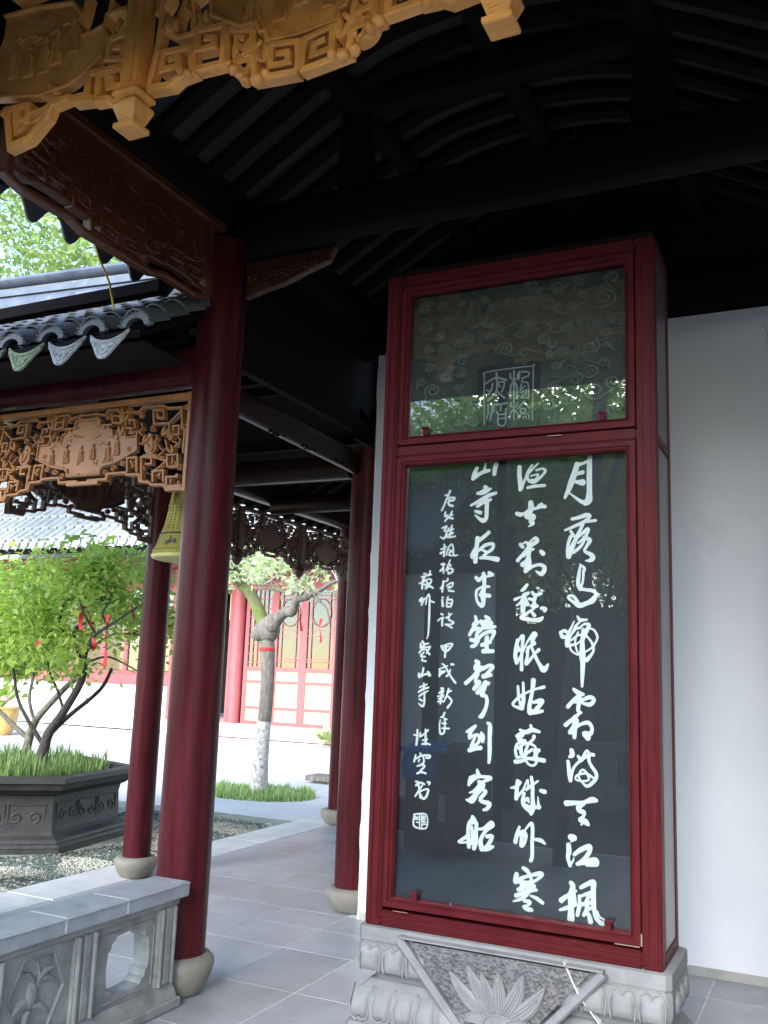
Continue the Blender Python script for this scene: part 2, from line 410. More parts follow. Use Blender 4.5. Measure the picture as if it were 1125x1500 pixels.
# ------------------------------------------------------------------ pebble mosaic
bed = mk('pebble_bed', MB().box(-7.6, 3.2, -0.03, -4.955, 8.4, -0.006), M_mortar, kind='structure')
def pebbles(name, mat_, test, seed, label):
    rs = np.random.RandomState(seed)
    V = []; F = []
    k = 0
    y = 3.9
    while y < 8.1:
        x = -6.6
        while x < -4.97:
            px, py = x + rs.uniform(-.004, .004), y + rs.uniform(-.004, .004)
            cx = math.floor(px / 0.42 + 0.3 * math.sin(py * 3.1)); cy = math.floor(py / 0.36 + 0.3 * math.sin(px * 4))
            a = ((cx * 7 + cy * 13) % 4) * 0.785 + rs.uniform(-.25, .25)
            shade = math.sin(px * 5.2 + 1.4 * math.sin(py * 3.3)) * math.sin(py * 6.1 + 1.2 * math.sin(px * 2.7)) > -.02
            if (math.hypot(px + 6.68, py - 6.23) > 1.13) and test(shade, rs.rand()):
                l, w, h = rs.uniform(.013, .019), rs.uniform(.006, .009), rs.uniform(.008, .014)
                ca, sa = math.cos(a), math.sin(a)
                b = len(V)
                for dx, dy, dz in ((l, 0, 0), (0, w, 0), (-l, 0, 0), (0, -w, 0), (l * .45, w * .3, h), (-l * .45, -w * .3, h), (l*.6, -w*.75, h*.5), (-l*.6, w*.75, h*.5)):
                    V.append((px + dx * ca - dy * sa, py + dx * sa + dy * ca, -0.008 + dz))
                F += [(b, b+1, b+4), (b+1, b+7, b+4), (b+7, b+5, b+4), (b+7, b+2, b+5), (b+2, b+3, b+5), (b+3, b+6, b+5), (b+6, b+4, b+5), (b+6, b, b+4)]
            x += 0.031
        y += 0.0215
    m = MB(); m.v = V; m.f = F
    o = mk(name, m, mat_, kind='stuff', smooth=60)
    o['label'] = label; o['category'] = 'pebbles'
    return o
pebbles('pale_pebbles', M_peb_l, lambda s, r: (not s and r < .86) or (s and r < .16), 3, 'cream pebbles set on edge in curving bands round the stone planter')
pebbles('dark_pebbles', M_peb_d, lambda s, r: (s and r < .84) or (not s and r < .13), 4, 'grey green pebbles filling the darker bands of the mosaic round the planter')

# ------------------------------------------------------------------ columns
def column(x, y, r, h, label, name='wooden_column', zb=0.0, k=.87, kz=.72, group='red lacquered columns of the walk'):
    t = thing(name, label, 'column', (x, y, zb), group)
    pl = []
    for rr, z in ((.128, 0), (.145, .02), (.168, .06), (.188, .11), (.197, .15), (.192, .178), (.172, .198), (.15, .203)):
        pl.append((rr * k, zb + z * kz))
    mk('drum_base', MB().lathe(x, y, pl, 40), M_drum, t, smooth=50)
    mk('shaft', MB().lathe(x, y, [(r, zb + .198 * kz), (r * 1.01, zb + .6), (r, zb + h * .5), (r * .97, zb + h)], 48), M_col, t, smooth=50)
    return t
column(XA, 3.79, 0.126, 3.72, 'nearest thick red column rising beside the end of the stone balustrade', k=.88, kz=.86)
column(XB, 5.55, 0.100, 3.0, 'dark red column on the kerb in front of the planter, left of the thick column', k=.78, kz=.70)
column(-2.845, 5.58, 0.118, 3.0, 'red column at the left end of the white wall, just left of the stele case')
column(XB + .05, 8.5, 0.10, 3.0, 'thin far red column peeping out left of the one at the wall end')
column(XB - .02, 3.80, 0.128, 3.0, 'red column just beyond the left edge, carrying the left end of the amber lattice')
column(-3.06, 2.02, 0.142, 3.9, 'pavilion corner column just out of sight on the left')
column(0.09, YF, 0.142, 3.9, 'pavilion corner column just out of sight on the right')
column(0.09, 3.85, 0.142, 3.72, 'pavilion column right of the stele case beyond the frame')

# ------------------------------------------------------------------ white wall
wl = thing('plaster_wall', 'tall white plastered wall behind the stele case with a thin grey skirting', 'wall', (-2.7, YW, 0))
w = MB(); w.box(-2.715, YW, 0, 3.2, YW + .16, 3.63)
o = mk('wall_body', w, M_plaster, wl)
# slightly wavy hand-plastered left edge
w = MB(); rsx = random.Random(3)
pr = [(-2.712 + rsx.uniform(-.008, .006), z * .09) for z in range(0, 41)]
poly = [(-2.60, 0.0)] + pr + [(-2.60, 3.62)]
w.prism(poly[::-1], lambda u, v, d: (u, d, min(v, 3.62)), YW - .003, YW + .12)
mk('plaster_edge', w, M_plaster, wl)
mk('skirting', MB().box(-2.70, YW - .012, 0, 3.2, YW - .0035, .045), M_stonel, wl)
rw = MB().box(3.05, -1.0, 0, 3.2, YW, 3.63)
o = mk('added_side_wall', rw, M_dim); tag(o, 'added plain dark wall on the far right, out of view, keeping bounce light low', 'wall')  # invented wall out of view, dark so that little light bounces

for pts_ in ([(-.28, 3.52), (-.262, 3.47), (-.27, 3.42), (-.25, 3.37)], [(-.06, 1.9), (-.045, 1.84), (-.052, 1.78)]):
    mk('hairline_crack', MB().fret([(u, v, .0022) for u, v in pts_], lambda u, v, d: (u, YW - .0005 - d, v), 0, .0006), M_bark, wl)
# ------------------------------------------------------------------ stele case
SX0, SX1, SY, SYB, SZ0, SZ1 = -1.773, -0.59, 3.6, 3.97, 0.489, 3.283
case = thing('stele_case', 'tall red framed glass case holding the black stone poem panel, on a carved grey plinth', 'display case', ((SX0 + SX1) / 2, SY, SZ0))
def fr_box(name, x0, y0, z0, x1, y1, z1, m=M_frame, b=.006, p=case):
    return mk(name, MB().box(x0, y0, z0, x1, y1, z1), m, p, bevel=b, seg=2, smooth=35)
ST = .072
for nm, x0, x1 in (('stile', SX0, SX0 + ST), ('stile', SX1 - ST, SX1)):
    fr_box(nm, x0, SY, SZ0, x1, SY + .07, SZ1)
for x0, x1 in ((SX0, SX0 + .06), (SX1 - .06, SX1)):
    fr_box('rear_stile', x0, SYB - .05, SZ0, x1, SYB, SZ1)
def rail(z0, z1, nm='rail', dy=0.0):
    fr_box(nm, SX0 + ST + .0005, SY + dy, z0, SX1 - ST - .0005, SY + .07, z1)
rail(SZ0, SZ0 + .062, 'bottom_rail'); rail(SZ1 - .055, SZ1, 'top_rail'); rail(2.438, 2.484, 'middle_rail', .004)
# beads along the stiles
for x in (SX0 + .020, SX0 + .052, SX1 - .020, SX1 - .052):
    fr_box('bead', x - .006, SY - .006, SZ0 + .03, x + .006, SY + .002, SZ1 - .03, b=.003)
for z in (SZ0 + .022, SZ0 + .046, SZ1 - .03):
    fr_box('bead', SX0 + .06, SY - .005, z - .005, SX1 - .06, SY + .002, z + .005, b=.002)
def leaf_frame(z0, z1, nm):
    x0, x1 = SX0 + ST + .003, SX1 - ST - .003
    wd = .042
    y0, y1 = SY - .002, SY + .045
    # mitred members with a stepped inner lip
    outer = [(x0, z0), (x1, z0), (x1, z1), (x0, z1)]
    inner = [(x0 + wd, z0 + wd), (x1 - wd, z0 + wd), (x1 - wd, z1 - wd), (x0 + wd, z1 - wd)]
    for k in range(4):
        j = (k + 1) % 4
        a, b, c, d = outer[k], outer[j], inner[j], inner[k]
        def L(p, q, t): return (p[0] + (q[0] - p[0]) * t, p[1] + (q[1] - p[1]) * t)
        prof = [(0, y1), (0, y0 + .008), (.08, y0), (.52, y0), (.60, y0 + .006), (.72, y0 + .006), (.80, y0 - .001), (.92, y0 + .003), (1.0, y0 + .02), (1.0, y1)]
        va = [(L(a, d, t)[0], y, L(a, d, t)[1]) for t, y in prof]; vb = [(L(b, c, t)[0], y, L(b, c, t)[1]) for t, y in prof]
        m = MB().rings([va, vb]); mk(nm, m, M_frame, case, smooth=25)
    return x0 + wd, x1 - wd, z0 + wd, z1 - wd
lx0, lx1, lz0, lz1 = leaf_frame(SZ0 + .075, 2.436, 'door_member')
ux0, ux1, uz0, uz1 = leaf_frame(2.488, SZ1 - .058, 'upper_member')
mk('glass_pane', MB().box(lx0 - .008, SY + .022, lz0 - .008, lx1 + .008, SY + .026, lz1 + .008), M_glass, case)
mk('glass_pane', MB().box(ux0 - .008, SY + .022, uz0 - .008, ux1 + .008, SY + .026, uz1 + .008), M_glass, case)
for x, z in ((lx0 + .10, lz0), (lx1 - .075, lz0), (ux0 + .09, uz0), (ux1 - .09, uz0)):
    k = MB(); k.box(x - .010, SY - .004, z - .004, x + .010, SY + .012, z + .022); k.box(x - .015, SY - .009, z + .0225, x + .015, SY + .012, z + .033)
    mk('glass_clip', k, M_frame, case, bevel=.002)
# sides
for x0, x1 in ((SX0, SX0 + .012), (SX1 - .012, SX1)):
    xo = x0 if x0 < -1 else x1
    sg = -1 if x0 < -1 else 1
    mk('side_panel', MB().box(x0 + .004, SY + .071, SZ0 + .05, x1 - .004, SYB - .051, SZ1 - .02), M_side, case)
    for z0, z1 in ((SZ0, SZ0 + .05), (2.425, 2.47), (SZ1 - .05, SZ1)):
        fr_box('side_rail', xo - sg * .05, SY + .0705, z0, xo, SYB - .0505, z1, b=.004)
    fr_box('side_bead', xo - sg * .01, SY + .0705, SZ0 + .051, xo - sg * .002, SY + .085, SZ1 - .051, b=.002)
mk('back_board', MB().box(SX0 + .06, SYB - .03, SZ0, SX1 - .06, SYB - .01, SZ1 - .02), M_dark, case)
mk('top_board', MB().box(SX0 + .002, SY + .002, SZ1 + .001, SX1 - .002, SYB - .002, SZ1 + .02), M_dark, case)
mk('bottom_board', MB().box(SX0 + .07, SY + .071, SZ0 + .001, SX1 - .07, SYB - .051, SZ0 + .02), M_dark, case)
# little worn chips of bare wood
for x0, z0, x1, z1 in ((-.666, .568, -.661, .61), (-.76, .563, -.67, .566), (-1.40, .61, -1.396, .618), (-1.02, 2.475, -.96, 2.479), (-1.645, .555, -1.58, .5570)):
    mk('bare_wood_chip', MB().box(x0, SY - .0062, z0, x1, SY - .002, z1), M_chip, case)

# stone panel and cloud-carved head, with their writing
panel = mk('poem_panel', MB().box(lx0 - .03, 3.66, lz0 - .03, lx1 + .03, 3.72, lz1 + .03), M_black, case)
head = mk('cloud_panel', MB().box(ux0 - .03, 3.645, uz0 - .03, ux1 + .03, 3.70, uz1 + .02), M_cloud, case)
def parse(s, x0, z0, m=2000.0):
    return [[(x0 + int(a) / m, z0 + int(b) / m, int(c) / m) for a, b, c in (p.split(',') for p in r.split())] for r in s.split(';')]
def smooth_line(r, k=5):
    if len(r) < 3: return r
    P = [np.array(p) for p in r]; out = []
    for i in range(len(P) - 1):
        p0 = P[max(i - 1, 0)]; p1 = P[i]; p2 = P[i + 1]; p3 = P[min(i + 2, len(P) - 1)]
        for j in range(k):
            t = j / k
            q = 0.5 * ((2 * p1) + (-p0 + p2) * t + (2 * p0 - 5 * p1 + 4 * p2 - p3) * t * t + (-p0 + 3 * p1 - 3 * p2 + p3) * t ** 3)
            out.append(tuple(p1 * (1 - t) + p2 * t) if False else tuple(q))
    out.append(tuple(P[-1]))
    return out
def sdf_mesh(rows, cell=.0015, smooth=True, grow=0.0, jag=0.0):
    """union of tapered strokes as one clean flat outline (no overlapping faces)"""
    rows = [smooth_line(r) if smooth else r for r in rows]
    al = np.array([p for r in rows for p in r]); pad = al[:, 2].max() + cell * 2
    x0, z0 = al[:, 0].min() - pad, al[:, 1].min() - pad
    nx = int((al[:, 0].max() + pad - x0) / cell) + 2; nz = int((al[:, 1].max() + pad - z0) / cell) + 2
    X, Z = np.meshgrid(x0 + np.arange(nx) * cell, z0 + np.arange(nz) * cell)
    D = np.full(X.shape, 9.0)
    for r in rows:
        segs = list(zip(r[:-1], r[1:])) if len(r) > 1 else [(r[0], r[0])]
        for a, b in segs:
            dx, dz = b[0] - a[0], b[1] - a[1]; L2 = dx * dx + dz * dz + 1e-12
            t = np.clip(((X - a[0]) * dx + (Z - a[1]) * dz) / L2, 0, 1)
            d = np.hypot(X - a[0] - t * dx, Z - a[1] - t * dz) - np.maximum(.0008, (a[2] + (b[2] - a[2]) * t) / 2 + grow)
            D = np.minimum(D, d)
    if jag: D = D + jag * (np.sin(X * 900 + 3 * np.sin(Z * 700)) * np.sin(Z * 800 + 2 * np.sin(X * 500)))
    V = []; F = []; cache = {}
    def node(i, j):
        k = (i, j)
        if k not in cache: cache[k] = len(V); V.append((X[j, i], Z[j, i]))
        return cache[k]
    def edge(i, j, i2, j2):
        k = (i, j, i2, j2) if (i, j) < (i2, j2) else (i2, j2, i, j)
        if k not in cache:
            a, b = D[j, i], D[j2, i2]; t = a / (a - b)
            cache[k] = len(V); V.append((X[j, i] + (X[j2, i2] - X[j, i]) * t, Z[j, i] + (Z[j2, i2] - Z[j, i]) * t))
        return cache[k]
    ins = D < 0
    any_ = ins[:-1, :-1] | ins[1:, :-1] | ins[:-1, 1:] | ins[1:, 1:]
    all_ = ins[:-1, :-1] & ins[1:, :-1] & ins[:-1, 1:] & ins[1:, 1:]
    for j in range(any_.shape[0]):
        i = 0
        while i < any_.shape[1]:
            if not any_[j, i]: i += 1; continue
            if all_[j, i]:
                s_ = i
                while i < any_.shape[1] and all_[j, i]: i += 1
                F.append((node(s_, j), node(i, j), node(i, j + 1), node(s_, j + 1)))
                continue
            cs = [(i, j), (i + 1, j), (i + 1, j + 1), (i, j + 1)]
            poly = []
            for k in range(4):
                a = cs[k]; b = cs[(k + 1) % 4]
                if ins[a[1], a[0]]: poly.append(node(*a))
                if ins[a[1], a[0]] != ins[b[1], b[0]]: poly.append(edge(a[0], a[1], b[0], b[1]))
            if len(poly) >= 3: F.append(tuple(poly))
            i += 1
    return V, F
def flat_char(name, rows, y, m, parent, cell=.0015, mp=None, jag=0.0):
    V, F = sdf_mesh(rows, cell, jag=jag)
    mb = MB(); mb.v = [mp(a, b) if mp else (a, y, b) for a, b in V]; mb.f = F
    me = bpy.data.meshes.new(name); org = ORG[parent.name]
    me.from_pydata([tuple(Vector(p) - org) for p in mb.v], [], mb.f)
    me.materials.append(m)
    o = bpy.data.objects.new(name, me); link(o); o.parent = parent; ORG[o.name] = org
    return o
CHARS = [
('月', '535,1731,42 520,1671,48 490,1588,51 466,1522,42 436,1460,24;640,1797,36 636,1658,44 636,1501,44 630,1430,59 603,1401,35;615,1412,47 568,1421,30 478,1491,12;538,1725,36 592,1739,24 640,1760,27;520,1647,24 580,1661,36;520,1586,24 580,1577,54'),
('落', '496,1280,27 550,1290,30 615,1308,35 638,1292,26 591,1252,30 520,1222,27 437,1189,18;615,1252,21 685,1261,23;585,1235,24 550,1165,30 508,1077,36 473,995,48 461,972,30;485,1179,24 508,1142,27;485,1137,30 467,1090,27 458,1019,30 470,972,36;544,1129,18 621,1192,32 603,1133,26 544,1082,18;591,1128,26 638,1103,35 615,1056,26 597,1016,23 649,985,35 661,956,41 638,939,29 603,938,9;508,1006,24 568,1058,26 603,1122,23'),
('烏', '556,913,9 591,883,23 597,860,20;562,895,18 550,825,29 544,750,32 561,709,29;588,860,23 585,802,20 579,761,20 561,720,29;556,715,29 602,706,26 660,697,29 686,668,26 660,622,46 614,599,35 555,581,41 503,610,23 467,639,24 473,657,21 509,651,26 550,593,26'),
('啼', '397,367,15 438,379,29 462,356,18;403,367,24 418,332,32 456,333,23;512,454,12 491,408,15 468,362,26 456,304,35 456,264,35;538,495,15 561,466,29 613,469,17;555,449,17 520,408,23 555,403,20 590,432,17 631,427,29 602,364,35 578,306,29;520,397,29 491,351,18 474,304,18 486,230,15 538,192,14;462,264,29 532,277,15 573,312,17;491,305,15 532,340,15 579,352,17;544,369,15 521,305,15 532,231,15 555,192,17;631,404,14 671,387,17 693,348,20 693,314,17 659,257,17 601,216,14;607,347,14 648,296,20 665,251,20 659,212,20 613,154,34;584,392,26 578,306,32 578,186,49 581,130,40 578,34,32 575,-50,20'),
('霜', '509,-75,23 538,-97,35 584,-112,26;555,-118,29 509,-159,29 463,-212,32;521,-176,20 561,-163,23 635,-132,34 669,-152,28 635,-187,34 578,-179,20;558,-129,32 549,-191,32 544,-236,29 566,-252,23;549,-264,23 509,-299,29 446,-352,35;521,-298,29 532,-325,34 481,-406,35;521,-287,34 515,-387,40 515,-443,29;532,-364,23 566,-340,26 623,-326,31 651,-363,28 640,-408,34 595,-410,40 620,-439,45'),
('滿', '492,-543,34 498,-576,40 475,-594,17;464,-628,26 469,-655,29 475,-720,34 484,-768,31;487,-768,23 498,-702,23 521,-656,20 561,-615,23;544,-584,23 566,-609,31;572,-614,23 589,-570,20 612,-538,20 628,-556,23;578,-598,28 634,-566,25 662,-565,28;628,-561,28 628,-610,25 645,-647,25 684,-704,28 673,-753,28 617,-801,25 577,-777,17 549,-741,17 560,-697,17 589,-684,17 622,-725,20 622,-757,17 566,-767,14 526,-759,14 526,-738,14 549,-720,17 611,-709,17 662,-738,17'),
('天', '453,-942,43 521,-933,34 588,-922,25 650,-900,45 683,-902,28;588,-932,28 549,-963,40 555,-989,34 588,-997,34 583,-1029,22 560,-1053,34 599,-1065,45 619,-1082,28;583,-1072,22 566,-1092,11'),
('江', '487,-1188,45 515,-1193,40 487,-1222,11;470,-1248,37 473,-1296,40 465,-1339,31 482,-1395,28;482,-1390,25 504,-1361,14 510,-1339,11;515,-1312,28 560,-1275,34 627,-1242,39 632,-1273,33 599,-1329,33 543,-1378,28;538,-1378,28 610,-1354,39 671,-1342,55 682,-1362,39;610,-1375,28 676,-1367,33'),
('楓', '490,-1521,34 504,-1545,39 488,-1615,45 490,-1704,45 488,-1777,56;527,-1574,20 465,-1613,28 415,-1656,40;404,-1726,17 443,-1710,28 521,-1673,28;510,-1581,25 521,-1663,28;565,-1545,28 610,-1516,33 659,-1495,39 659,-1536,39 659,-1614,39 664,-1680,33 680,-1745,33 723,-1785,33;686,-1703,22 707,-1736,14 740,-1752,11 723,-1785,27;552,-1607,22 554,-1669,31 538,-1744,28;554,-1612,20 610,-1584,25 653,-1563,22;632,-1581,28 604,-1647,28 631,-1648,25;565,-1668,28 609,-1651,28 653,-1640,28;609,-1646,33 609,-1698,33 587,-1737,28;604,-1709,28 626,-1737,33 637,-1777,39;626,-1691,22 659,-1671,28'),
('漁', '48,1738,38 49,1663,38 59,1594,44 59,1550,38;66,1556,32 96,1629,19 121,1696,19 158,1750,19;208,1759,16 158,1712,19 121,1665,19 128,1621,25 178,1606,31 240,1651,22 270,1693,25 245,1713,19 196,1704,19;146,1657,13 209,1666,16 184,1624,16 153,1626,16;122,1559,25 184,1568,28 265,1570,25'),
('火', '148,1429,44 152,1385,50 143,1349,37;30,1345,32 62,1334,38 93,1345,19 124,1374,9;186,1378,25 235,1394,31 269,1392,31;210,1407,12 241,1415,25;124,1350,31 118,1319,50 168,1311,50 150,1275,37 168,1256,31 131,1230,9'),
('對', '64,1083,31 83,1062,31;89,1092,16 114,1103,16 127,1079,25;133,1091,19 163,1120,15 194,1131,31 206,1107,31 164,1078,31;188,1101,25 151,1072,37 90,1007,28 41,950,31;176,1041,18 133,1030,37 90,983,19;139,1042,37 134,982,37 128,922,62 110,862,37;85,916,43 128,940,49;128,874,31 177,903,25 238,911,27 269,883,36 245,836,36 196,861,12;238,1021,31 256,1003,37'),
('愁', '123,748,25 93,712,31 75,701,19;20,629,25 63,647,19 81,647,19;136,682,25 100,659,43 94,599,49 89,534,37;94,629,31 63,599,19 39,581,19;112,629,25 131,588,31;167,688,24 192,664,30 240,676,24;192,664,27 186,629,30 137,635,21;186,629,24 186,582,37 210,576,24 162,576,27;186,558,18 132,522,24 77,481,31 169,464,30 229,464,36 253,482,24;168,523,24 187,499,30;247,558,30 277,552,33 271,535,24'),
('眠', '48,296,31 34,220,34 31,161,34 41,115,28;43,249,37 55,220,37;51,291,18 91,332,31 88,250,27 83,163,27 84,64,30;44,115,24 86,192,18 134,292,18 182,345,42 194,345,42;188,334,33 170,281,30 189,275,30 146,246,24 129,204,27;134,239,24 132,175,24 123,111,30 189,188,21 225,224,30;165,246,21 195,177,27 232,109,30 268,69,48 303,111,18'),
('姑', '55,-70,21 59,-128,24 59,-157,24 17,-204,24 24,-227,18 78,-242,30;98,-40,21 101,-97,24 102,-172,33 91,-241,36;65,-150,30 96,-143,36;63,-168,15 78,-219,24;114,-125,18 162,-101,18 197,-88,18 269,-68,27;182,-20,42 179,-66,36 168,-140,30 151,-227,36 157,-278,30;186,-191,24 246,-177,42 252,-194,30 211,-241,36;157,-266,48 211,-264,36 258,-256,24'),
('蘇', '77,-412,21 116,-421,18;164,-373,24 176,-412,30;48,-462,24 93,-434,30 140,-422,36 176,-406,36 233,-417,24;51,-465,24 105,-450,18 63,-486,27 117,-494,27;105,-501,24 57,-521,24 40,-567,24 49,-617,24;64,-554,24 105,-523,21 141,-515,24 124,-573,24 107,-624,24;82,-547,36 88,-592,30;53,-628,21 106,-616,21;41,-660,33 83,-654,30 125,-640,18;191,-456,30 183,-479,24 153,-509,24;165,-514,24 201,-534,18 207,-567,30 231,-560,30;177,-558,24 130,-595,21 125,-634,21 143,-667,18 178,-681,18 208,-662,21 213,-617,24 201,-573,30;142,-628,24 202,-629,30 272,-635,35;213,-572,36 202,-612,36'),
('城', '7,-864,15 49,-852,27 79,-817,30;61,-807,30 55,-874,33 50,-941,33;50,-936,27 103,-876,18 126,-824,15 144,-795,18 144,-845,15 127,-868,21;133,-868,21 168,-837,24 227,-794,15;173,-770,24 183,-836,30 183,-919,30 187,-995,41 173,-1046,29;115,-897,24 104,-953,30 116,-996,27 170,-1030,35;116,-952,30 145,-933,24 151,-960,18;110,-980,27 169,-997,24 240,-990,29;227,-915,9 231,-969,23 234,-996,29;250,-866,29 280,-872,35'),
('外', '79,-1155,21 59,-1212,30 48,-1268,36;60,-1239,18 100,-1186,24 130,-1204,30 125,-1259,27 101,-1289,36 95,-1279,30 101,-1224,27 130,-1166,15 176,-1118,26 186,-1172,29 183,-1253,29 184,-1361,29 173,-1395,29;206,-1235,23 253,-1238,32 285,-1259,17'),
('寒', '115,-1458,29 144,-1474,35 168,-1503,23 180,-1539,29;60,-1511,36 52,-1566,36 104,-1532,27 185,-1501,26 249,-1483,38 260,-1497,26 209,-1541,23;93,-1566,35 145,-1565,35 192,-1548,29;76,-1622,30 122,-1594,35 203,-1579,29;110,-1558,35 105,-1613,35;59,-1667,35 105,-1645,29 169,-1615,35 221,-1606,23;186,-1544,29 175,-1593,35 152,-1633,35 106,-1682,29 36,-1713,12;175,-1654,15 221,-1667,29 268,-1693,29;123,-1698,23 164,-1701,35 158,-1723,18 118,-1739,18 141,-1752,35 182,-1757,29'),
('山', '-331,1754,33 -350,1710,40 -363,1666,37;-356,1672,40 -297,1707,33 -245,1723,33 -219,1727,26;-253,1787,26 -259,1749,23 -265,1718,26;-155,1780,39 -167,1743,39 -173,1693,33'),
('寺', '-253,1584,36 -236,1564,39 -294,1535,39;-320,1534,26 -261,1534,26 -203,1568,20;-378,1432,20 -293,1472,33 -215,1512,33 -157,1528,26;-318,1423,30 -266,1452,29 -202,1474,26;-234,1469,39 -236,1400,36 -238,1325,36 -264,1295,39 -303,1316,26 -340,1348,10;-337,1380,23 -291,1365,33'),
('夜', '-213,1194,32 -255,1158,32 -300,1128,36;-313,1147,39 -318,1091,39 -324,1023,39 -329,949,39;-324,1061,39 -356,1006,39 -355,987,33;-311,1029,20 -247,1083,32 -176,1094,26 -182,1051,29 -226,1021,26 -271,979,23;-272,1047,19 -233,1027,26;-284,979,26 -219,978,32 -136,964,45'),
('半', '-319,813,32 -293,791,32 -268,822,16;-255,846,32 -248,803,39 -247,730,32 -259,675,51 -251,620,38 -263,578,38 -303,608,23 -316,657,23 -311,706,23 -279,727,19 -253,736,26;-204,851,32 -172,833,22 -229,821,19;-247,736,32 -202,736,19;-278,669,32 -201,660,35'),
('鐘', '-319,487,26 -312,451,29 -337,421,29;-268,457,16 -318,415,32 -368,336,29;-336,372,22 -286,391,26 -304,337,32 -309,259,32 -347,240,29;-354,294,32 -296,283,38;-310,337,19 -260,379,19;-230,488,25 -198,464,32 -255,445,22;-261,433,32 -248,409,32;-241,415,29 -210,446,25 -178,434,32 -209,410,29;-260,391,25 -209,398,32 -146,405,25;-296,295,26 -246,344,29 -171,368,32 -152,357,31 -176,303,25;-214,314,38 -220,266,38 -212,207,38;-257,254,32 -188,279,32;-244,203,38 -162,205,31'),
('聲', '-306,120,32 -286,103,38 -311,78,32;-311,61,38 -254,74,25;-392,-61,35 -341,-17,32 -291,37,29 -241,63,32 -191,88,31 -160,77,31 -191,41,31 -228,-2,31;-291,20,38 -309,-46,25 -277,-51,38 -320,-105,32;-240,-2,38 -177,12,31;-288,-133,38 -239,-73,31 -195,-56,31;-233,-67,38 -220,-54,38 -250,-149,38;-250,-155,31 -218,-160,31 -205,-200,31 -217,-259,31 -247,-318,38 -266,-325,25'),
('到', '-377,-453,19 -333,-428,32 -302,-403,25;-308,-409,28 -345,-457,32 -350,-498,32;-350,-498,22 -288,-471,25 -262,-499,28 -286,-546,25 -336,-561,25;-300,-489,19 -318,-525,25 -336,-567,22;-348,-596,38 -292,-581,31 -255,-573,37;-251,-452,19 -238,-480,37 -237,-520,28;-196,-374,25 -177,-396,37 -178,-499,34 -176,-614,34 -181,-682,25'),
('客', '-279,-750,22 -269,-784,37 -250,-799,25;-338,-812,25 -343,-835,28 -349,-870,25;-331,-811,25 -300,-792,19;-343,-858,25 -281,-807,25 -220,-797,25 -164,-804,31 -231,-837,22;-250,-845,31 -268,-880,31 -310,-918,22 -341,-932,13;-262,-840,31 -225,-854,31 -236,-889,31 -273,-931,31 -315,-997,31 -365,-988,19;-340,-983,25 -310,-952,19 -273,-903,19;-224,-899,25 -205,-914,31 -247,-969,31 -235,-990,31 -173,-1002,37 -191,-1042,31 -221,-1054,19'),
('船', '-313,-1116,28 -294,-1136,31;-318,-1139,31 -342,-1175,31 -348,-1226,31 -346,-1282,31 -339,-1348,31;-324,-1167,25 -281,-1157,31 -280,-1219,31 -278,-1297,34 -295,-1354,37;-317,-1195,25 -310,-1255,31 -315,-1323,25;-427,-1318,19 -377,-1285,28 -341,-1259,25;-420,-1323,19 -364,-1317,16 -303,-1283,19;-267,-1206,19 -218,-1196,25 -182,-1164,25 -152,-1145,31 -140,-1166,30 -182,-1198,28 -218,-1240,28 -241,-1298,37 -228,-1352,43;-187,-1254,31 -144,-1249,30 -168,-1302,31 -186,-1320,24;-228,-1352,37 -179,-1342,43 -137,-1326,24'),
('唐', '-574,1566,25 -584,1542,15 -619,1530,13;-584,1538,18 -608,1486,18 -627,1439,18 -646,1401,18;-583,1509,13 -533,1506,20 -542,1483,18 -577,1480,13;-578,1504,15 -582,1451,18 -546,1435,23;-592,1466,13 -562,1488,13'),
('張', '-610,1385,15 -615,1352,18 -589,1356,15;-615,1347,15 -594,1337,13 -613,1306,18;-550,1387,15 -564,1355,18 -544,1358,15;-564,1355,15 -594,1322,15;-589,1336,13 -543,1325,20'),
('繼', '-637,1245,15 -597,1258,18 -616,1223,18 -596,1208,15 -615,1156,18 -650,1167,13;-630,1152,15 -605,1166,15;-576,1241,15 -586,1217,15 -566,1221,13;-547,1263,18 -556,1226,18 -531,1234,13;-555,1207,20 -570,1183,20 -535,1201,15;-590,1189,13 -590,1165,15 -554,1164,15 -514,1170,15'),
('楓', '-613,1100,18 -612,1052,18 -616,1000,18;-645,1060,13 -592,1080,13;-649,1025,18 -617,1043,15;-591,1009,13 -582,1061,15 -548,1102,15 -532,1074,15 -526,1008,17 -491,1007,12;-572,1056,13 -546,1041,18 -566,1032,15;-561,1032,13 -566,1009,15 -540,1003,12'),
('橋', '-639,930,15 -604,930,15;-619,939,15 -618,888,18 -614,855,15;-645,874,18 -618,902,15;-557,966,13 -569,938,13 -583,906,13 -592,878,13;-564,934,13 -548,919,12 -573,906,13 -582,873,13;-568,891,15 -538,891,17 -532,868,17 -567,849,17 -572,868,13'),
('夜', '-575,807,17 -580,789,15 -615,780,15;-615,785,18 -619,738,20 -623,696,18;-638,724,18 -614,752,15;-584,747,12 -554,765,15 -525,770,15 -539,737,15 -573,724,12;-574,738,10 -554,742,12;-563,705,17 -518,698,15'),
('泊', '-621,649,15 -611,645,12;-621,626,20 -614,575,22;-567,654,12 -576,626,15 -579,571,15;-576,626,15 -531,626,17 -540,575,17 -574,568,15;-565,598,12 -540,598,12'),
('詩', '-630,508,15 -612,501,15;-656,450,13 -631,469,15 -602,478,12;-612,474,17 -616,446,17 -615,409,17;-558,513,15 -548,502,15 -528,511,10;-582,474,15 -548,493,15;-553,493,15 -557,460,17 -512,436,15 -541,419,15 -585,419,15 -565,410,12 -525,392,15'),
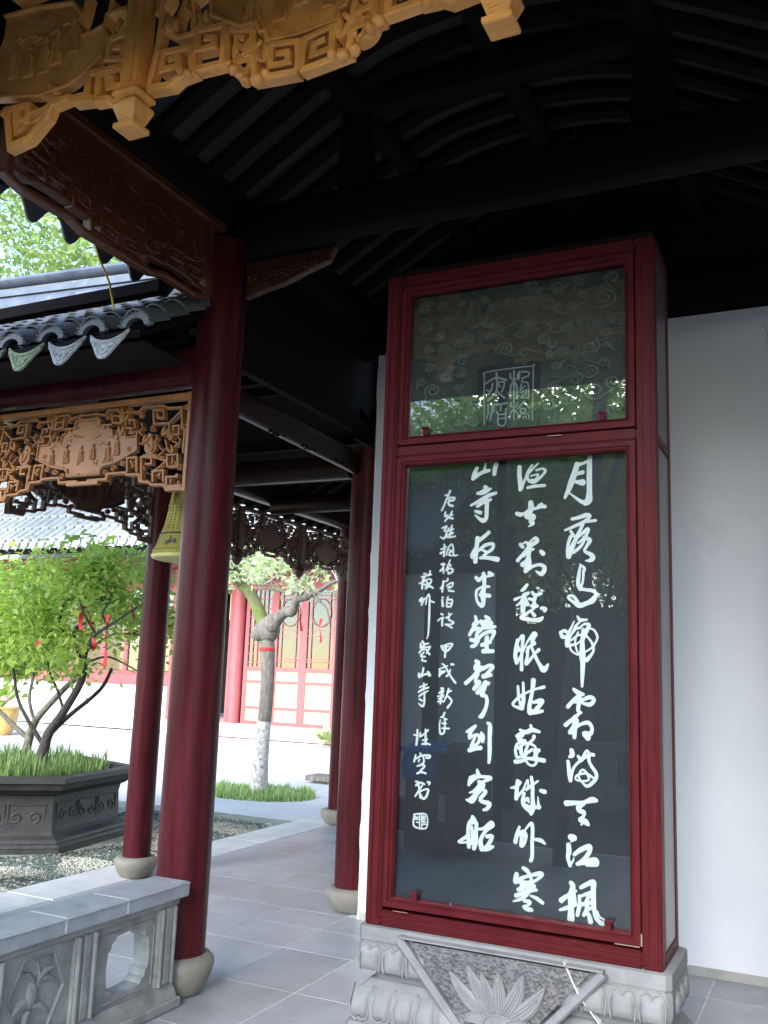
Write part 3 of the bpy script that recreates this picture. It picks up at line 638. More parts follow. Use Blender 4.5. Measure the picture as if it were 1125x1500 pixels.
('蘇', '-799,855,13 -774,850,15;-739,875,15 -743,847,18 -728,844,13;-819,824,15 -778,833,15 -743,842,18;-783,833,15 -803,801,18 -772,800,15;-838,768,15 -802,782,15 -762,800,15;-808,786,18 -811,725,20;-802,763,15 -776,753,13;-752,809,13 -726,795,18 -740,762,15 -771,753,13;-767,786,15 -775,730,18;-775,723,18 -745,744,18 -709,729,18;-756,772,13 -741,767,13'),
('州', '-831,622,18 -808,641,20 -807,617,18 -823,612,15;-811,584,18 -792,622,15;-797,627,15 -767,641,15 -771,589,15;-767,641,13 -748,673,18 -737,640,18 -737,561,20 -737,468,20 -741,339,15 -753,298,10;-726,617,15 -695,605,13'),
('寒', '-808,256,18 -811,219,15;-793,274,18 -772,252,18 -737,257,15;-811,219,15 -772,243,15;-772,252,15 -791,215,15 -820,177,18;-792,228,15 -756,224,15 -721,230,18;-801,201,15 -761,206,15 -724,166,18;-721,225,15 -740,197,15 -750,174,13;-775,183,15 -804,150,18 -764,146,15;-788,127,15 -793,113,13 -758,108,18'),
('山', '-776,50,18 -785,9,18 -814,-24,23 -817,3,18;-814,-29,18 -769,-5,18 -734,6,17;-735,19,20 -714,-7,20 -729,-12,15'),
('寺', '-770,-77,15 -766,-104,15;-806,-110,15 -742,-85,15;-817,-152,15 -776,-127,18 -726,-110,15;-771,-109,15 -770,-132,13;-809,-185,15 -770,-159,15 -730,-139,12;-760,-149,17 -761,-190,17 -762,-244,20 -776,-267,20 -812,-246,10;-808,-208,15 -783,-220,18'),
('甲', '-619,239,17 -601,205,15 -561,201,17 -518,252,17 -548,258,15 -607,237,12;-596,223,15 -547,238,12;-572,246,15 -581,192,20 -584,146,17'),
('戌', '-608,91,12 -588,78,15 -562,43,17 -526,-14,17 -484,-62,19;-636,45,10 -597,60,12 -558,75,12;-626,41,15 -630,-13,17;-626,23,17 -581,29,15 -625,0,15;-533,44,15 -542,12,15 -566,-11,17;-524,89,20 -504,87,17'),
('新', '-612,-112,15 -592,-116,17 -621,-144,12;-631,-153,12 -587,-138,12;-597,-129,15 -610,-184,17 -614,-237,17;-640,-180,12 -586,-165,12;-634,-198,12 -586,-182,12;-639,-225,12 -610,-206,12;-605,-210,12 -585,-223,12;-585,-223,10 -561,-173,15 -543,-114,17;-543,-140,15 -519,-128,12;-552,-172,15 -522,-198,17 -516,-220,17 -549,-268,19'),
('年', '-574,-310,17 -588,-340,15 -607,-349,12;-582,-353,12 -553,-364,12;-611,-372,12 -617,-412,12 -608,-478,17 -579,-476,15 -570,-436,15 -572,-365,15;-596,-398,12 -557,-396,12;-595,-437,12 -532,-436,15'),
('性', '-816,-464,17 -815,-513,20 -822,-584,20;-845,-505,15 -825,-509,15;-786,-484,12 -790,-516,15 -751,-491,15 -717,-458,15;-742,-455,15 -740,-508,20 -738,-575,20;-764,-545,15 -725,-534,15;-768,-576,17 -729,-569,17 -699,-576,15'),
('空', '-785,-651,15 -775,-670,17;-825,-669,15 -838,-723,17;-824,-700,15 -770,-670,15 -701,-665,20 -705,-683,20 -735,-685,12;-789,-702,15 -798,-720,15;-755,-682,15 -749,-721,15 -778,-741,15;-807,-756,15 -758,-744,17 -743,-756,17 -781,-794,15;-807,-816,17 -771,-802,17 -731,-810,17'),
('书', '-818,-882,15 -793,-885,17 -817,-913,15;-812,-913,15 -773,-888,17 -738,-898,15;-798,-890,15 -786,-932,17 -774,-1010,15;-758,-908,15 -795,-964,17 -819,-1001,15;-785,-963,15 -727,-936,15 -703,-943,20 -721,-997,20 -750,-1012,20 -770,-979,12;-709,-878,20 -690,-881,15 -699,-899,12'),
('seal', '-824,-1145,15 -716,-1137,12 -713,-1242,12 -821,-1238,15 -822,-1145,15;-809,-1161,12 -808,-1178,12 -789,-1163,12;-775,-1145,12 -772,-1239,12;-813,-1183,10 -779,-1180,10;-802,-1204,12 -783,-1206,10;-755,-1147,12 -752,-1242,10;-735,-1150,15 -734,-1214,10;-764,-1178,10 -720,-1174,10;-754,-1194,12 -715,-1195,10;-753,-1220,10 -714,-1212,10;-760,-1161,10 -721,-1157,10')]
for ch, s in CHARS:
    flat_char('seal_stamp' if ch == 'seal' else 'painted_character', parse(s, -1.18, 1.5), 3.6585, M_ink, panel, jag=.0009 if ch == '楓' else .0004)
UP = [
('楓', '2,-26,16 5,-268,19;-30,-45,16 -26,-85,16 3,-110,16;35,-52,16 32,-91,16 3,-110,16;-24,-266,16 -25,-162,16 3,-123,16 29,-168,16 31,-271,16;51,-38,16 51,-80,16 42,-111,14;70,-40,16 128,-50,16 131,-82,16 83,-96,16 71,-127,14;84,-135,14 128,-153,14 133,-281,16;71,-147,14 59,-203,14 97,-169,14;72,-224,14 110,-202,14 104,-240,14 66,-268,14 123,-274,13'),
('夜', '-154,-28,19 -152,-188,18 -226,-265,19;-154,-64,17 -203,-85,17 -262,-118,15;-154,-64,17 -65,-100,20;-152,-188,16 -79,-257,18;-189,-119,17 -195,-164,17 -221,-210,15;-238,-173,15 -218,-181,15;-117,-153,14 -137,-125,15 -117,-110,14 -84,-117,14 -87,-156,14 -103,-200,14'),
('泊', '-226,-304,17 -224,-376,17 -237,-426,15;-193,-288,17 -192,-366,16 -204,-442,14;-173,-303,16 -175,-374,16;-157,-311,18 -56,-304,18;-108,-315,16 -113,-366,16;-149,-370,14 -126,-397,14 -74,-396,14 -62,-352,14;-129,-436,14 -67,-435,14;-132,-397,14 -135,-474,14 -98,-502,14 -67,-473,14 -65,-352,14'),
('橋', '5,-288,16 7,-460,16;-24,-304,16 -20,-330,16 6,-358,16;34,-303,16 31,-335,16 6,-358,16;-28,-445,14 -22,-394,16 6,-371,16 35,-399,16 42,-451,14;95,-303,14 41,-362,16;95,-309,14 143,-371,16;67,-364,14 67,-396,14 105,-399,14 105,-371,14 67,-364,14;55,-446,13 61,-414,13 131,-421,13 138,-459,13;87,-455,11 87,-436,11 112,-438,11 112,-457,11'),
('rim', '-256,-476,12 -261,-242,12 -263,-52,12 -237,-9,12 146,0,12 172,-23,12 168,-380,11 169,-475,11')]
plate = MB().prism([(-1.345, 2.535), (-1.064, 2.535), (-1.064, 2.805), (-1.084, 2.825), (-1.322, 2.825), (-1.343, 2.80)], lambda u, v, d: (u, d, v), 3.6435, 3.6405)
plate = mk('seal_plate', plate, M_seal, head)
for ch, s in UP:
    nm = 'seal_border' if ch == 'rim' else 'seal_character'
    flat_char(nm, parse(s, -1.18, 2.8), 3.639, M_sealink, head, cell=.0018)
sp = [(-0.791, 3.061, 0.05), (-0.737, 2.966, 0.038), (-0.763, 3.145, 0.033), (-0.853, 2.854, 0.039), (-0.798, 2.779, 0.027), (-0.853, 2.751, 0.039), (-0.761, 2.695, 0.038), (-0.914, 2.723, 0.034), (-0.837, 2.664, 0.049), (-1.492, 3.046, 0.032), (-1.601, 3.036, 0.033), (-1.285, 3.08, 0.025), (-1.128, 3.087, 0.036), (-1.034, 3.068, 0.029), (-0.931, 3.047, 0.023), (-1.384, 3.057, 0.032), (-1.2, 3.098, 0.024), (-1.222, 2.888, 0.042), (-1.151, 2.952, 0.03), (-1.247, 2.989, 0.024), (-1.045, 2.914, 0.029), (-1.01, 2.886, 0.023), (-1.57, 2.844, 0.026), (-1.491, 2.792, 0.026), (-1.554, 2.737, 0.039), (-1.138, 2.866, 0.024), (-1.515, 2.715, 0.026), (-0.942, 2.761, 0.034), (-1.032, 2.62, 0.034), (-0.998, 2.791, 0.023), (-1.628, 2.652, 0.039), (-0.953, 2.949, 0.029), (-1.105, 3.163, 0.03), (-1.382, 2.957, 0.028), (-1.417, 2.863, 0.031), (-0.897, 3.142, 0.025)]
mpc = lambda u, v, d: (u, 3.645 - d, v)
rs = random.Random(5)
sp = list(sp)
rq = random.Random(8)
for k in range(150):
    q = (rq.uniform(-1.63, -.74), rq.uniform(2.57, 3.15), rq.uniform(.018, .034))
    if all(math.hypot(q[0] - o_[0], q[1] - o_[1]) > (q[2] + o_[2]) * .98 for o_ in sp): sp.append(q)
for (cx, cz, r) in sp:
    if -1.36 < cx < -1.05 and cz < 2.84: continue
    sgn = rs.choice((-1, 1)); a0 = rs.uniform(0, 6.28)
    pts = []
    for k in range(26):
        t = k / 25
        rr = r * (1 - .82 * t)
        a = a0 + sgn * t * 10.5
        pts.append((cx + rr * math.cos(a), cz + rr * .8 * math.sin(a), .0115 * (1 - .5 * t)))
    # tail that runs off as a cloud streamer
    tl = []
    for k in range(5, 0, -1):
        tl.append((pts[0][0] - sgn * math.sin(a0) * -r * .55 * k * .6 + .01 * k * math.cos(a0), pts[0][1] + sgn * math.cos(a0) * -r * .30 * k * .6, .003 + .001 * (6 - k)))
    mk('cloud_scroll', MB().fret(tl + pts, mpc, -.001, .007), M_cloudl, head, smooth=60)
for k in range(16):
    x = rs.uniform(-1.6, -.8); z = rs.uniform(2.6, 3.12)
    if -1.42 < x < -.98 and z < 2.86: continue
    pts = [(x + .016 * j, z + .011 * math.sin(j * .9 + k), .006 if 0 < j < 8 else .002) for j in range(9)]
    pts = [(a, b, c) for a, b, c in pts if -1.64 < a < -.74]
    if len(pts) > 2: mk('cloud_streamer', MB().fret(pts, mpc, -.001, .006), M_cloudl, head, smooth=60)

# ------------------------------------------------------------------ carved plinth
pl = thing('stele_plinth', 'carved grey stone plinth with lotus petals and a hanging triangular lotus cloth', 'plinth', ((SX0 + SX1) / 2, 3.8, 0))
def rect_ring(d, z, n=1):
    x0, x1, y0, y1 = -1.79 - d, -.563 + d, 3.582 - d, 3.992 + d
    c = .02
    return [(x0 + c, y0, z), (x1 - c, y0, z), (x1, y0 + c, z), (x1, y1 - c, z), (x1 - c, y1, z), (x0 + c, y1, z), (x0, y1 - c, z), (x0, y0 + c, z)]
prof = [(-.0, .0), (.0, .04), (.035, .041), (.035, .12), (.03, .132), (.022, .135), (.022, .16), (.026, .185), (.016, .22), (-.004, .25), (-.03, .275), (-.034, .281), (-.05, .284), (-.052, .315), (-.03, .318), (-.004, .325), (.004, .345), (.004, .40), (.002, .426), (-.002, .428), (-.002, .434), (.003, .436), (.003, .487), (.0, .4885)]
mk('plinth_body', MB().rings([rect_ring(d, z) for d, z in prof]), M_stone, pl, smooth=40)
for k in range(2):
    pass
def petal_low(x, wd=.078):
    # cushion-shaped downward petal with a notch in its foot, following the flare
    m = MB()
    out = []
    def yy(z):  # front surface
        for (d1, z1), (d2, z2) in zip(prof[:-1], prof[1:]):
            if z1 <= z <= z2: return 3.582 - (d1 + (d2 - d1) * (z - z1) / max(1e-6, z2 - z1))
        return 3.56
    nu, nv = 9, 9
    V = []
    for j in range(nv):
        for i in range(nu):
            u = i / (nu - 1) * 2 - 1; v = j / (nv - 1)
            hw = wd / 2 * (1 - .12 * v) * (1 - .25 * max(0, .25 - v) / .25)
            z = .148 + v * .108 + (.012 * max(0, 1 - abs(u) * 3) if j == 0 else 0)
            xx = x + u * hw + (v - .5) * .0
            e = min(1, (1 - abs(u)) * 3.0, v * 4 + .15, (1 - v) * 4 + .15)
            V.append((xx, yy(z) - .001 - .016 * math.sin(e * math.pi / 2), z))
    F = [(j * nu + i, j * nu + i + 1, (j + 1) * nu + i + 1, (j + 1) * nu + i) for j in range(nv - 1) for i in range(nu - 1)]
    m.add(V, F)
    mk('lotus_petal', m, M_stone, pl, smooth=60)
    # raised rim line round the petal
    rim = [(-wd / 2 - .004, .262), (-wd / 2 - .006, .20), (-wd / 2 + .004, .150), (-.010, .140), (0, .15), (.010, .140), (wd / 2 - .004, .150), (wd / 2 + .006, .20), (wd / 2 + .004, .262)]
    mk('petal_rim', MB().fret([(x + a, b, .007) for a, b in rim], lambda u, v, d: (u, yy(min(v, .27)) - d, v), -.004, .007), M_stone, pl, smooth=60)
def petal_up(x, wd=.088):
    m = MB(); V = []; nu, nv = 11, 8
    for j in range(nv):
        for i in range(nu):
            u = i / (nu - 1) * 2 - 1; v = j / (nv - 1)
            top = .402 + .016 * (math.sin(abs(u) * math.pi * .95) ** .7 if 0 < abs(u) < .999 else 0)
            z = .325 + v * (top - .325)
            e = min(1, (1 - abs(u)) * 2.6, v * 3 + .1, (1 - v) * 3 + .1)
            V.append((x + u * wd / 2 * (.86 + .14 * v), 3.578 - .0005 - .016 * math.sin(e * math.pi / 2), z))
    F = [(j * nu + i, j * nu + i + 1, (j + 1) * nu + i + 1, (j + 1) * nu + i) for j in range(nv - 1) for i in range(nu - 1)]
    m.add(V, F); mk('scroll_petal', m, M_stone, pl, smooth=60)
    rim = [(-wd / 2 * .95, .322), (-wd / 2 - .003, .37), (-wd / 2 + .008, .412), (-.022, .424), (-.006, .414), (0, .404), (.006, .414), (.022, .424), (wd / 2 - .008, .412), (wd / 2 + .003, .37), (wd / 2 * .95, .322)]
    mk('petal_rim', MB().fret([(x + a, b, .006) for a, b in rim], lambda u, v, d: (u, 3.579 - d, v), -.003, .009), M_stone, pl, smooth=60)
def tri_x(z, s):   # inner free edge of the hanging cloth at height z
    return (-1.548 - (z - .463) / 1.16 * -1 * -1) if s < 0 else 0
left_edge = lambda z: -1.548 + (.463 - z) / 1.16
right_edge = lambda z: -.829 - (.46 - z) / 1.03
x = -1.752
while x + .05 < left_edge(.30) + .02:
    petal_up(x + .02); x += .104
x = -.605
while x - .05 > right_edge(.30) - .03:
    petal_up(x - .02); x -= .104
x = -1.772
while x + .03 < left_edge(.17) + .02:
    petal_low(x + .01); x += .094
x = -.59
while x - .03 > right_edge(.17) - .02:
    petal_low(x - .01); x -= .094
# side petals on the right-hand return
for yq in (3.70, 3.80, 3.90):
    m = MB().blob((-.560, yq, .37), (.016, .04, .042), 12, 8); mk('scroll_petal', m, M_stone, pl, smooth=60)
    m = MB().blob((-.548, yq, .20), (.02, .04, .05), 12, 8); mk('lotus_petal', m, M_stone, pl, smooth=60)
# hanging cloth
tri = [(-1.548, .470), (-.829, .470), (-1.205, .062)]
mk('tooled_field', MB().prism([(-1.54, .462), (-.838, .462), (-1.20, .07)], lambda u, v, d: (u, d, v), 3.552, 3.60), M_stoneb, pl)
dtri = lambda u, v, d: (u, 3.545 - d, v)
mk('cloth_band', MB().fret([(-1.60, .468, .036), (-1.21, .050, .036)], dtri, -.05, .0045), M_stone, pl)
mk('cloth_band', MB().fret([(-.79, .466, .034), (-1.185, .050, .034)], dtri, -.05, .0035), M_stone, pl)
mk('cloth_hem', MB().fret([(-1.60, .474, .006), (-.79, .474, .006)], dtri, -.05, .007), M_stone, pl)
LC = (-1.176, .235)
def lotus(tip, wd, bend=0.0):
    dx, dz = tip[0] - LC[0], tip[1] - LC[1]; L = math.hypot(dx, dz); ux, uz = dx / L, dz / L; nx, nz = -uz, ux
    def q(t, s): return (LC[0] + ux * L * t + nx * (s + bend * math.sin(t * 3.14) * L), LC[1] + uz * L * t + nz * (s + bend * math.sin(t * 3.14) * L))
    w = lambda t: wd * (math.sin(min(1, t * .95 + .12) * math.pi) ** .8)
    ts = [i / 9 for i in range(10)]
    V = []; F = []; NS = 9; TT = [i / 14 for i in range(15)]
    for t in TT:
        for j in range(NS):
            s_ = j / (NS - 1) * 2 - 1
            a_, b_ = q(t, (w(t) if t < 1 else .0006) * s_)
            edge_ = min(1, (1 - abs(s_)) * 2.2)
            dd = -.002 + .0135 * math.sin(edge_ * math.pi / 2) * (1 - .35 * (1 - abs(s_))) * min(1, (1 - t) * 5 + .25)
            V.append(dtri(a_, b_, dd))
    F = [(i * NS + j, i * NS + j + 1, (i + 1) * NS + j + 1, (i + 1) * NS + j) for i in range(14) for j in range(NS - 1)]
    mk('lotus_leaf', MB().add(V, F), M_stone, pl, smooth=60)
    for k, (s0, t1) in enumerate(((.55, .82), (.18, .66))):
        pp = [q(t, -w(t) * s0) + (.004,) for t in np.linspace(.18, t1, 7)] + [q(t1 + .06, 0) + (.004,)] + [q(t, w(t) * s0) + (.004,) for t in np.linspace(t1, .18, 7)]
        mk('leaf_vein', MB().fret(pp, dtri, .005, .0125), M_stone, pl)
for tip, wd, bd in (((-1.388, .405), .030, .10), ((-.987, .412), .030, -.10), ((-1.315, .437), .030, .05), ((-1.075, .440), .030, -.05), ((-1.255, .418), .024, .02), ((-1.183, .432), .028, 0)):
    lotus(tip, wd, bd)
for k, (a0, rr) in enumerate(((-1.25, .052), (-1.175, .058), (-1.10, .052), (-1.215, .044), (-1.14, .044))):
    z = .232 if k < 3 else .19
    fan = [(a0 + rr * math.cos(t), z + rr * .62 * math.sin(t)) for t in np.linspace(-.3, 3.44, 12)]
    mk('seed_scale', MB().prism(fan, dtri, -.01, .012 + .0015 * k), M_stone, pl)
    mk('scale_rim', MB().fret([(a, b, .005) for a, b in fan], dtri, .008, .0165 + .0015 * k), M_stone, pl)
dr = [(-.935, .487, .003), (-.915, .452, .004), (-.90, .42, .005), (-.885, .395, .006), (-.872, .37, .003), (-.85, .335, .004), (-.83, .31, .0035), (-.812, .292, .003), (-.80, .262, .002)]
mk('paint_drip', MB().fret(dr, lambda u, v, d: (u, 3.578 - d - (.028 if v > .35 else .0), v), -.03, .006), M_drip, pl)

# ------------------------------------------------------------------ balustrade
bal = thing('stone_balustrade', 'low weathered stone balustrade with blue grey coping, one carved and one pierced panel', 'balustrade', (-2.79, 3.1, 0))
mpx = lambda u, v, d: (d, u, v)
for a, b in ((2.02, 2.46), (2.46, 2.893), (2.893, 3.245), (3.245, 3.665)):
    mk('coping_stone', MB().box(-2.90, a + .0025, .465, -2.70, b - .0025, .528), M_coping, bal, bevel=.004, seg=2)
    mk('coping_lip', MB().box(-2.905, a + .003, .5185, -2.6955, b - .003, .5245), M_coping, bal, bevel=.002)
mk('coping_joint', MB().box(-2.898, 2.05, .47, -2.702, 3.60, .526), M_drip, bal)
mk('under_rail', MB().box(-2.855, 2.02, .435, -2.722, 3.625, .4648), M_bal, bal, bevel=.004)
mk('base_step', MB().box(-2.88, 2.02, 0.001, -2.695, 3.645, .045), M_bal, bal, bevel=.006)
mk('base_moulding', MB().rings([[(-2.87 , y, .045), (-2.87, y, .10), (-2.735, y, .105), (-2.722, y, .085), (-2.712, y, .07), (-2.705, y, .046)] for y in (2.02, 3.62)]), M_bal, bal, smooth=40)
for a, b in ((2.02, 2.135), (2.51, 2.64), (2.985, 3.115), (3.497, 3.622)):
    mk('post', MB().box(-2.86, a, .104, -2.728, b, .434), M_bal, bal, bevel=.004)
    for e in (a + .020, b - .020):
        mk('post_bead', MB().tube([(-2.728, e, .108), (-2.728, e, .430)], .011, 8), M_bal, bal, smooth=60)
    c_ = (a + b) / 2
    mk('post_bead', MB().box(-2.7285, c_ - .018, .112, -2.722, c_ + .018, .43), M_bal, bal, bevel=.003)
# carved panels
def carved_panel(a, b):
    c = (a + b) / 2; hw = (b - a) / 2
    z0, z1 = .104, .4345
    rect = [(a, z0), (b, z0), (b, z1), (a, z1)]
    hx = [(c - hw * .42, .145), (c + hw * .42, .145), (c + hw * .82, .27), (c + hw * .42, .405), (c - hw * .42, .405), (c - hw * .82, .27)]
    mk('panel', MB().prism(rect, mpx, -2.83, -2.742, hole=hx), M_bal, bal)
    mk('hexagon_recess', MB().prism([(c + (u - c) * 1.02, .27 + (v - .27) * 1.02) for u, v in hx], mpx, -2.83, -2.7565), M_bal, bal)
    mk('hexagon_edge', MB().fret([(u, v, .008) for u, v in hx + hx[:1]], mpx, -2.745, -2.7385), M_bal, bal)
    # fruit with leaves
    m = MB().blob((-2.756, c - .01, .265), (.014, .030, .052), 14, 9); mk('carved_fruit', m, M_bal, bal, smooth=60)
    m = MB().blob((-2.756, c - .055, .245), (.010, .034, .022), 12, 7); mk('carved_fruit', m, M_bal, bal, smooth=60)
    for (u0, v0, u1, v1, w_) in ((c, .30, c + .085, .345, .026), (c, .30, c - .06, .355, .022), (c - .01, .225, c + .07, .19, .028), (c - .02, .215, c - .045, .155, .026), (c - .05, .245, c - .115, .20, .024), (c + .02, .31, c + .10, .29, .022)):
        n_ = 8; pts = []
        for k in range(n_ + 1):
            t = k / n_
            pts.append((u0 + (u1 - u0) * t, v0 + (v1 - v0) * t + .012 * math.sin(t * 3.1), max(.002, w_ * math.sin(t * 2.9 + .12))))
        mk('carved_leaf', MB().fret(pts, mpx, -2.76, -2.744), M_bal, bal, smooth=60)
    mk('carved_stalk', MB().fret([(c + .015, .29, .007), (c + .02, .33, .007), (c - .0, .385, .005)], mpx, -2.76, -2.747), M_bal, bal, smooth=60)
carved_panel(2.64, 2.985)
carved_panel(2.135, 2.51)
# pierced panel
a, b = 3.115, 3.497
hole = [(3.205, .175), (3.197, .206), (3.192, .26), (3.197, .321), (3.212, .330), (3.218, .352), (3.237, .362), (3.244, .376), (3.31, .382), (3.381, .378), (3.398, .365), (3.422, .362), (3.430, .338), (3.452, .330), (3.46, .26), (3.458, .208), (3.441, .198), (3.438, .172), (3.420, .165), (3.412, .148), (3.33, .142), (3.249, .150), (3.240, .166), (3.218, .168)]
rect = [(a, .104), (b, .104), (b, .4345), (a, .4345)]
mk('pierced_panel', MB().prism(rect, mpx, -2.83, -2.745, hole=hole), M_bal, bal)
mk('panel_edge', MB().fret([(a + .02, .395, .006), (b - .05, .40, .006), (b - .015, .37, .006), (b - .015, .125, .006), (a + .02, .125, .006)], mpx, -2.747, -2.7405), M_bal, bal)

# ------------------------------------------------------------------ stone planter with bonsai trees
pc = (-6.68, 6.23)
plt = thing('stone_planter', 'big dark six sided stone planter with moulded foot and heavy rim', 'planter', (pc[0], pc[1], -.01))
def hexring(s, z):
    return [(pc[0] + s * math.cos(R(-20 + 60 * k)), pc[1] + s * math.sin(R(-20 + 60 * k)), z) for k in range(6)]
mk('moulded_foot', MB().rings([hexring(s, z) for s, z in ((1.16, -.01), (1.16, .03), (1.135, .035), (1.13, .06), (1.10, .065), (1.095, .09), (1.04, .115))]), M_planter, plt, smooth=25)
mk('body', MB().rings([hexring(s, z) for s, z in ((1.03, .112), (1.0, .14), (.985, .36), (1.0, .42), (1.04, .435))]), M_planter, plt, smooth=25)
rr_ = [hexring(s, z) for s, z in ((1.04, .436), (1.07, .46), (1.11, .475), (1.13, .52), (1.16, .53), (1.16, .572), (1.02, .575), (1.01, .50))]
mk('rim', MB().rings(rr_, False), M_planter, plt, smooth=25)
for k in range(6):
    a = np.array(hexring(.992, 0)[k][:2]); b = np.array(hexring(.992, 0)[(k + 1) % 6][:2]); t = (b - a) / np.linalg.norm(b - a); n_ = np.array((t[1], -t[0]))
    for (s0, s1) in ((.06, .34), (.37, .63), (.66, .94)):
        p0 = a + (b - a) * s0; p1 = a + (b - a) * s1
        mpk = lambda u, v, d, p0=p0, t=t, n_=n_: (p0[0] + t[0] * u + n_[0] * d, p0[1] + t[1] * u + n_[1] * d, v)
        L_ = np.linalg.norm(p1 - p0)
        mk('panel_border', MB().fret([(0, .16, .016), (L_, .16, .010), (L_, .35, .010), (0, .35, .010), (0, .16, .010)], mpk, -.03, .005), M_planter, plt)
    for q_ in range(6):
        u0 = np.linalg.norm(b - a) * (.14 + .144 * q_)
        mpk2 = lambda u, v, d, a=a, t=t, n_=n_: (a[0] + t[0] * u + n_[0] * d, a[1] + t[1] * u + n_[1] * d, v)
        P = [(u0 + .055 * (1 - .75 * w_) * math.cos(w_ * 7 + q_), .255 + .05 * (1 - .75 * w_) * math.sin(w_ * 7 + q_), .014) for w_ in np.linspace(0, 1, 10)]
        mk('relief_scroll', MB().fret(P, mpk2, -.03, .007), M_planter, plt, smooth=60)
mk('soil', MB().rings([hexring(1.015, .50), hexring(1.015, .535)]), M_soil, plt)

def blades(name, pts, hmin, hmax, m, label, cat, wd=.006, lean=.5, seed=1, parent=None):
    r = np.random.RandomState(seed); V = []; F = []
    for (x, y, z) in pts:
        h = hmin + (hmax - hmin) * r.rand() ** 1.6 * (.75 + .5 * math.sin(x * 9) * math.sin(y * 11)); a = r.uniform(0, 6.28); le = r.uniform(0, lean) * h; b = len(V)
        dx, dy = math.cos(a), math.sin(a); px, py = -dy * wd, dx * wd
        V += [(x - px, y - py, z), (x + px, y + py, z), (x + dx * le * .35 + px * .8, y + dy * le * .35 + py * .8, z + h * .6), (x + dx * le * .35 - px * .8, y + dy * le * .35 - py * .8, z + h * .6), (x + dx * le, y + dy * le, z + h)]
        F += [(b, b + 1, b + 2, b + 3), (b + 3, b + 2, b + 4)]
    mb = MB(); mb.v = V; mb.f = F
    o = mk(name, mb, m, parent, kind='stuff')
    if not parent: o['label'] = label; o['category'] = cat
    return o
rg = np.random.RandomState(11)
pts = []
while len(pts) < 4200:
    x, y = rg.uniform(-1, 1), rg.uniform(-1, 1)
    if math.hypot(x, y) < .88: pts.append((pc[0] + x, pc[1] + y, .53))
blades('planter_grass', pts, .05, .24, M_grass, 'lush short grass filling the dark stone planter round the tree feet', 'grass', seed=5)

def leafcloud(rs, cs, n, size, spread, flat=.8, droop=0.3):
    """n leaves scattered about each centre: two-triangle folded blades"""
    V = np.zeros((n * 4, 3)); F = np.zeros((n, 4), int)
    cs = np.array(cs)
    c = cs[rs.randint(0, len(cs), n)] + rs.normal(0, 1, (n, 3)) * spread * np.array((1, 1, flat))
    th = rs.uniform(0, 2 * math.pi, n); el = rs.normal(-droop, .5, n)
    d = np.stack((np.cos(th) * np.cos(el), np.sin(th) * np.cos(el), np.sin(el)), 1)
    s = np.cross(d, rs.normal(0, 1, (n, 3)) * .5 + np.array((0, 0, 1.0)));  s /= np.linalg.norm(s, axis=1)[:, None] + 1e-9
    L = (size * rs.uniform(.45, 1.5, n))[:, None]
    V[0::4] = c; V[1::4] = c + d * L * .45 + s * L * .27; V[2::4] = c + d * L; V[3::4] = c + d * L * .45 - s * L * .27
    V[1::4, 2] += .08 * L[:, 0]; V[3::4, 2] += .08 * L[:, 0]
    F[:] = np.arange(n * 4).reshape(n, 4)
    return V, F
def leafobj(name, V, F, m, parent):
    me = bpy.data.meshes.new(name); org = np.array(ORG[parent.name])
    me.from_pydata((V - org).tolist(), [], F.tolist()); me.materials.append(m)
    o = bpy.data.objects.new(name, me); link(o); o.parent = parent; o['kind'] = 'stuff'; ORG[o.name] = ORG[parent.name]
    return o
def bez(a, b, c, n=7):
    a, b, c = Vector(a), Vector(b), Vector(c)
    return [a * (1 - t) ** 2 + b * 2 * t * (1 - t) + c * t * t for t in [k / n for k in range(n + 1)]]
def twigs(rs, mb, start, length, rad, depth, tips, up=.4):
    d = Vector((rs.uniform(-1, 1), rs.uniform(-1, 1), rs.uniform(-.1, 1) * up + .1)).normalized()
    a = Vector(start); e = a + d * length
    mid = (a + e) / 2 + Vector((rs.uniform(-1, 1), rs.uniform(-1, 1), rs.uniform(-.6, 1))) * length * .18
    pts = bez(a, mid, e, 4)
    mb.tube(pts, [rad * (1 - .5 * k / 4) for k in range(5)], 5)
    tips.append(tuple(e))
    if depth > 0:
        for k in range(rs.choice((2, 3))):
            twigs(rs, mb, pts[rs.choice((2, 3, 4))], length * rs.uniform(.55, .8), rad * .55, depth - 1, tips, up)
def path(pts, r0, r1, mb, n=8):
    P = smooth_line([tuple(p) for p in pts], 4)
    mb.tube(P, [r0 + (r1 - r0) * k / (len(P) - 1) for k in range(len(P))], n)
    return P
# two small trees in the planter
t1 = thing('planter_tree', 'dark stemmed small tree with lime green leaves and red ribbons, right one in the planter', 'tree', (-6.62, 6.5, .53))
b1 = MB()
P = path([(-6.54, 6.5, .54), (-6.52, 6.5, .70), (-6.47, 6.5, .86), (-6.31, 6.48, 1.04), (-6.10, 6.45, 1.32), (-6.04, 6.4, 1.50)], .052, .028, b1, 12)
path([(-6.47, 6.5, .84), (-6.36, 6.6, 1.0), (-6.1, 6.7, 1.25), (-5.98, 6.7, 1.45)], .026, .014, b1)
path([(-6.51, 6.5, .72), (-6.66, 6.42, .95), (-6.80, 6.4, 1.15), (-6.84, 6.35, 1.42)], .022, .012, b1)
path([(-6.30, 6.48, 1.05), (-6.33, 6.4, 1.25), (-6.40, 6.35, 1.42), (-6.38, 6.3, 1.6)], .014, .009, b1)
path([(-6.04, 6.4, 1.50), (-6.08, 6.3, 1.68), (-5.96, 6.2, 1.80), (-5.80, 6.2, 1.86), (-5.62, 6.2, 1.98)], .024, .010, b1)
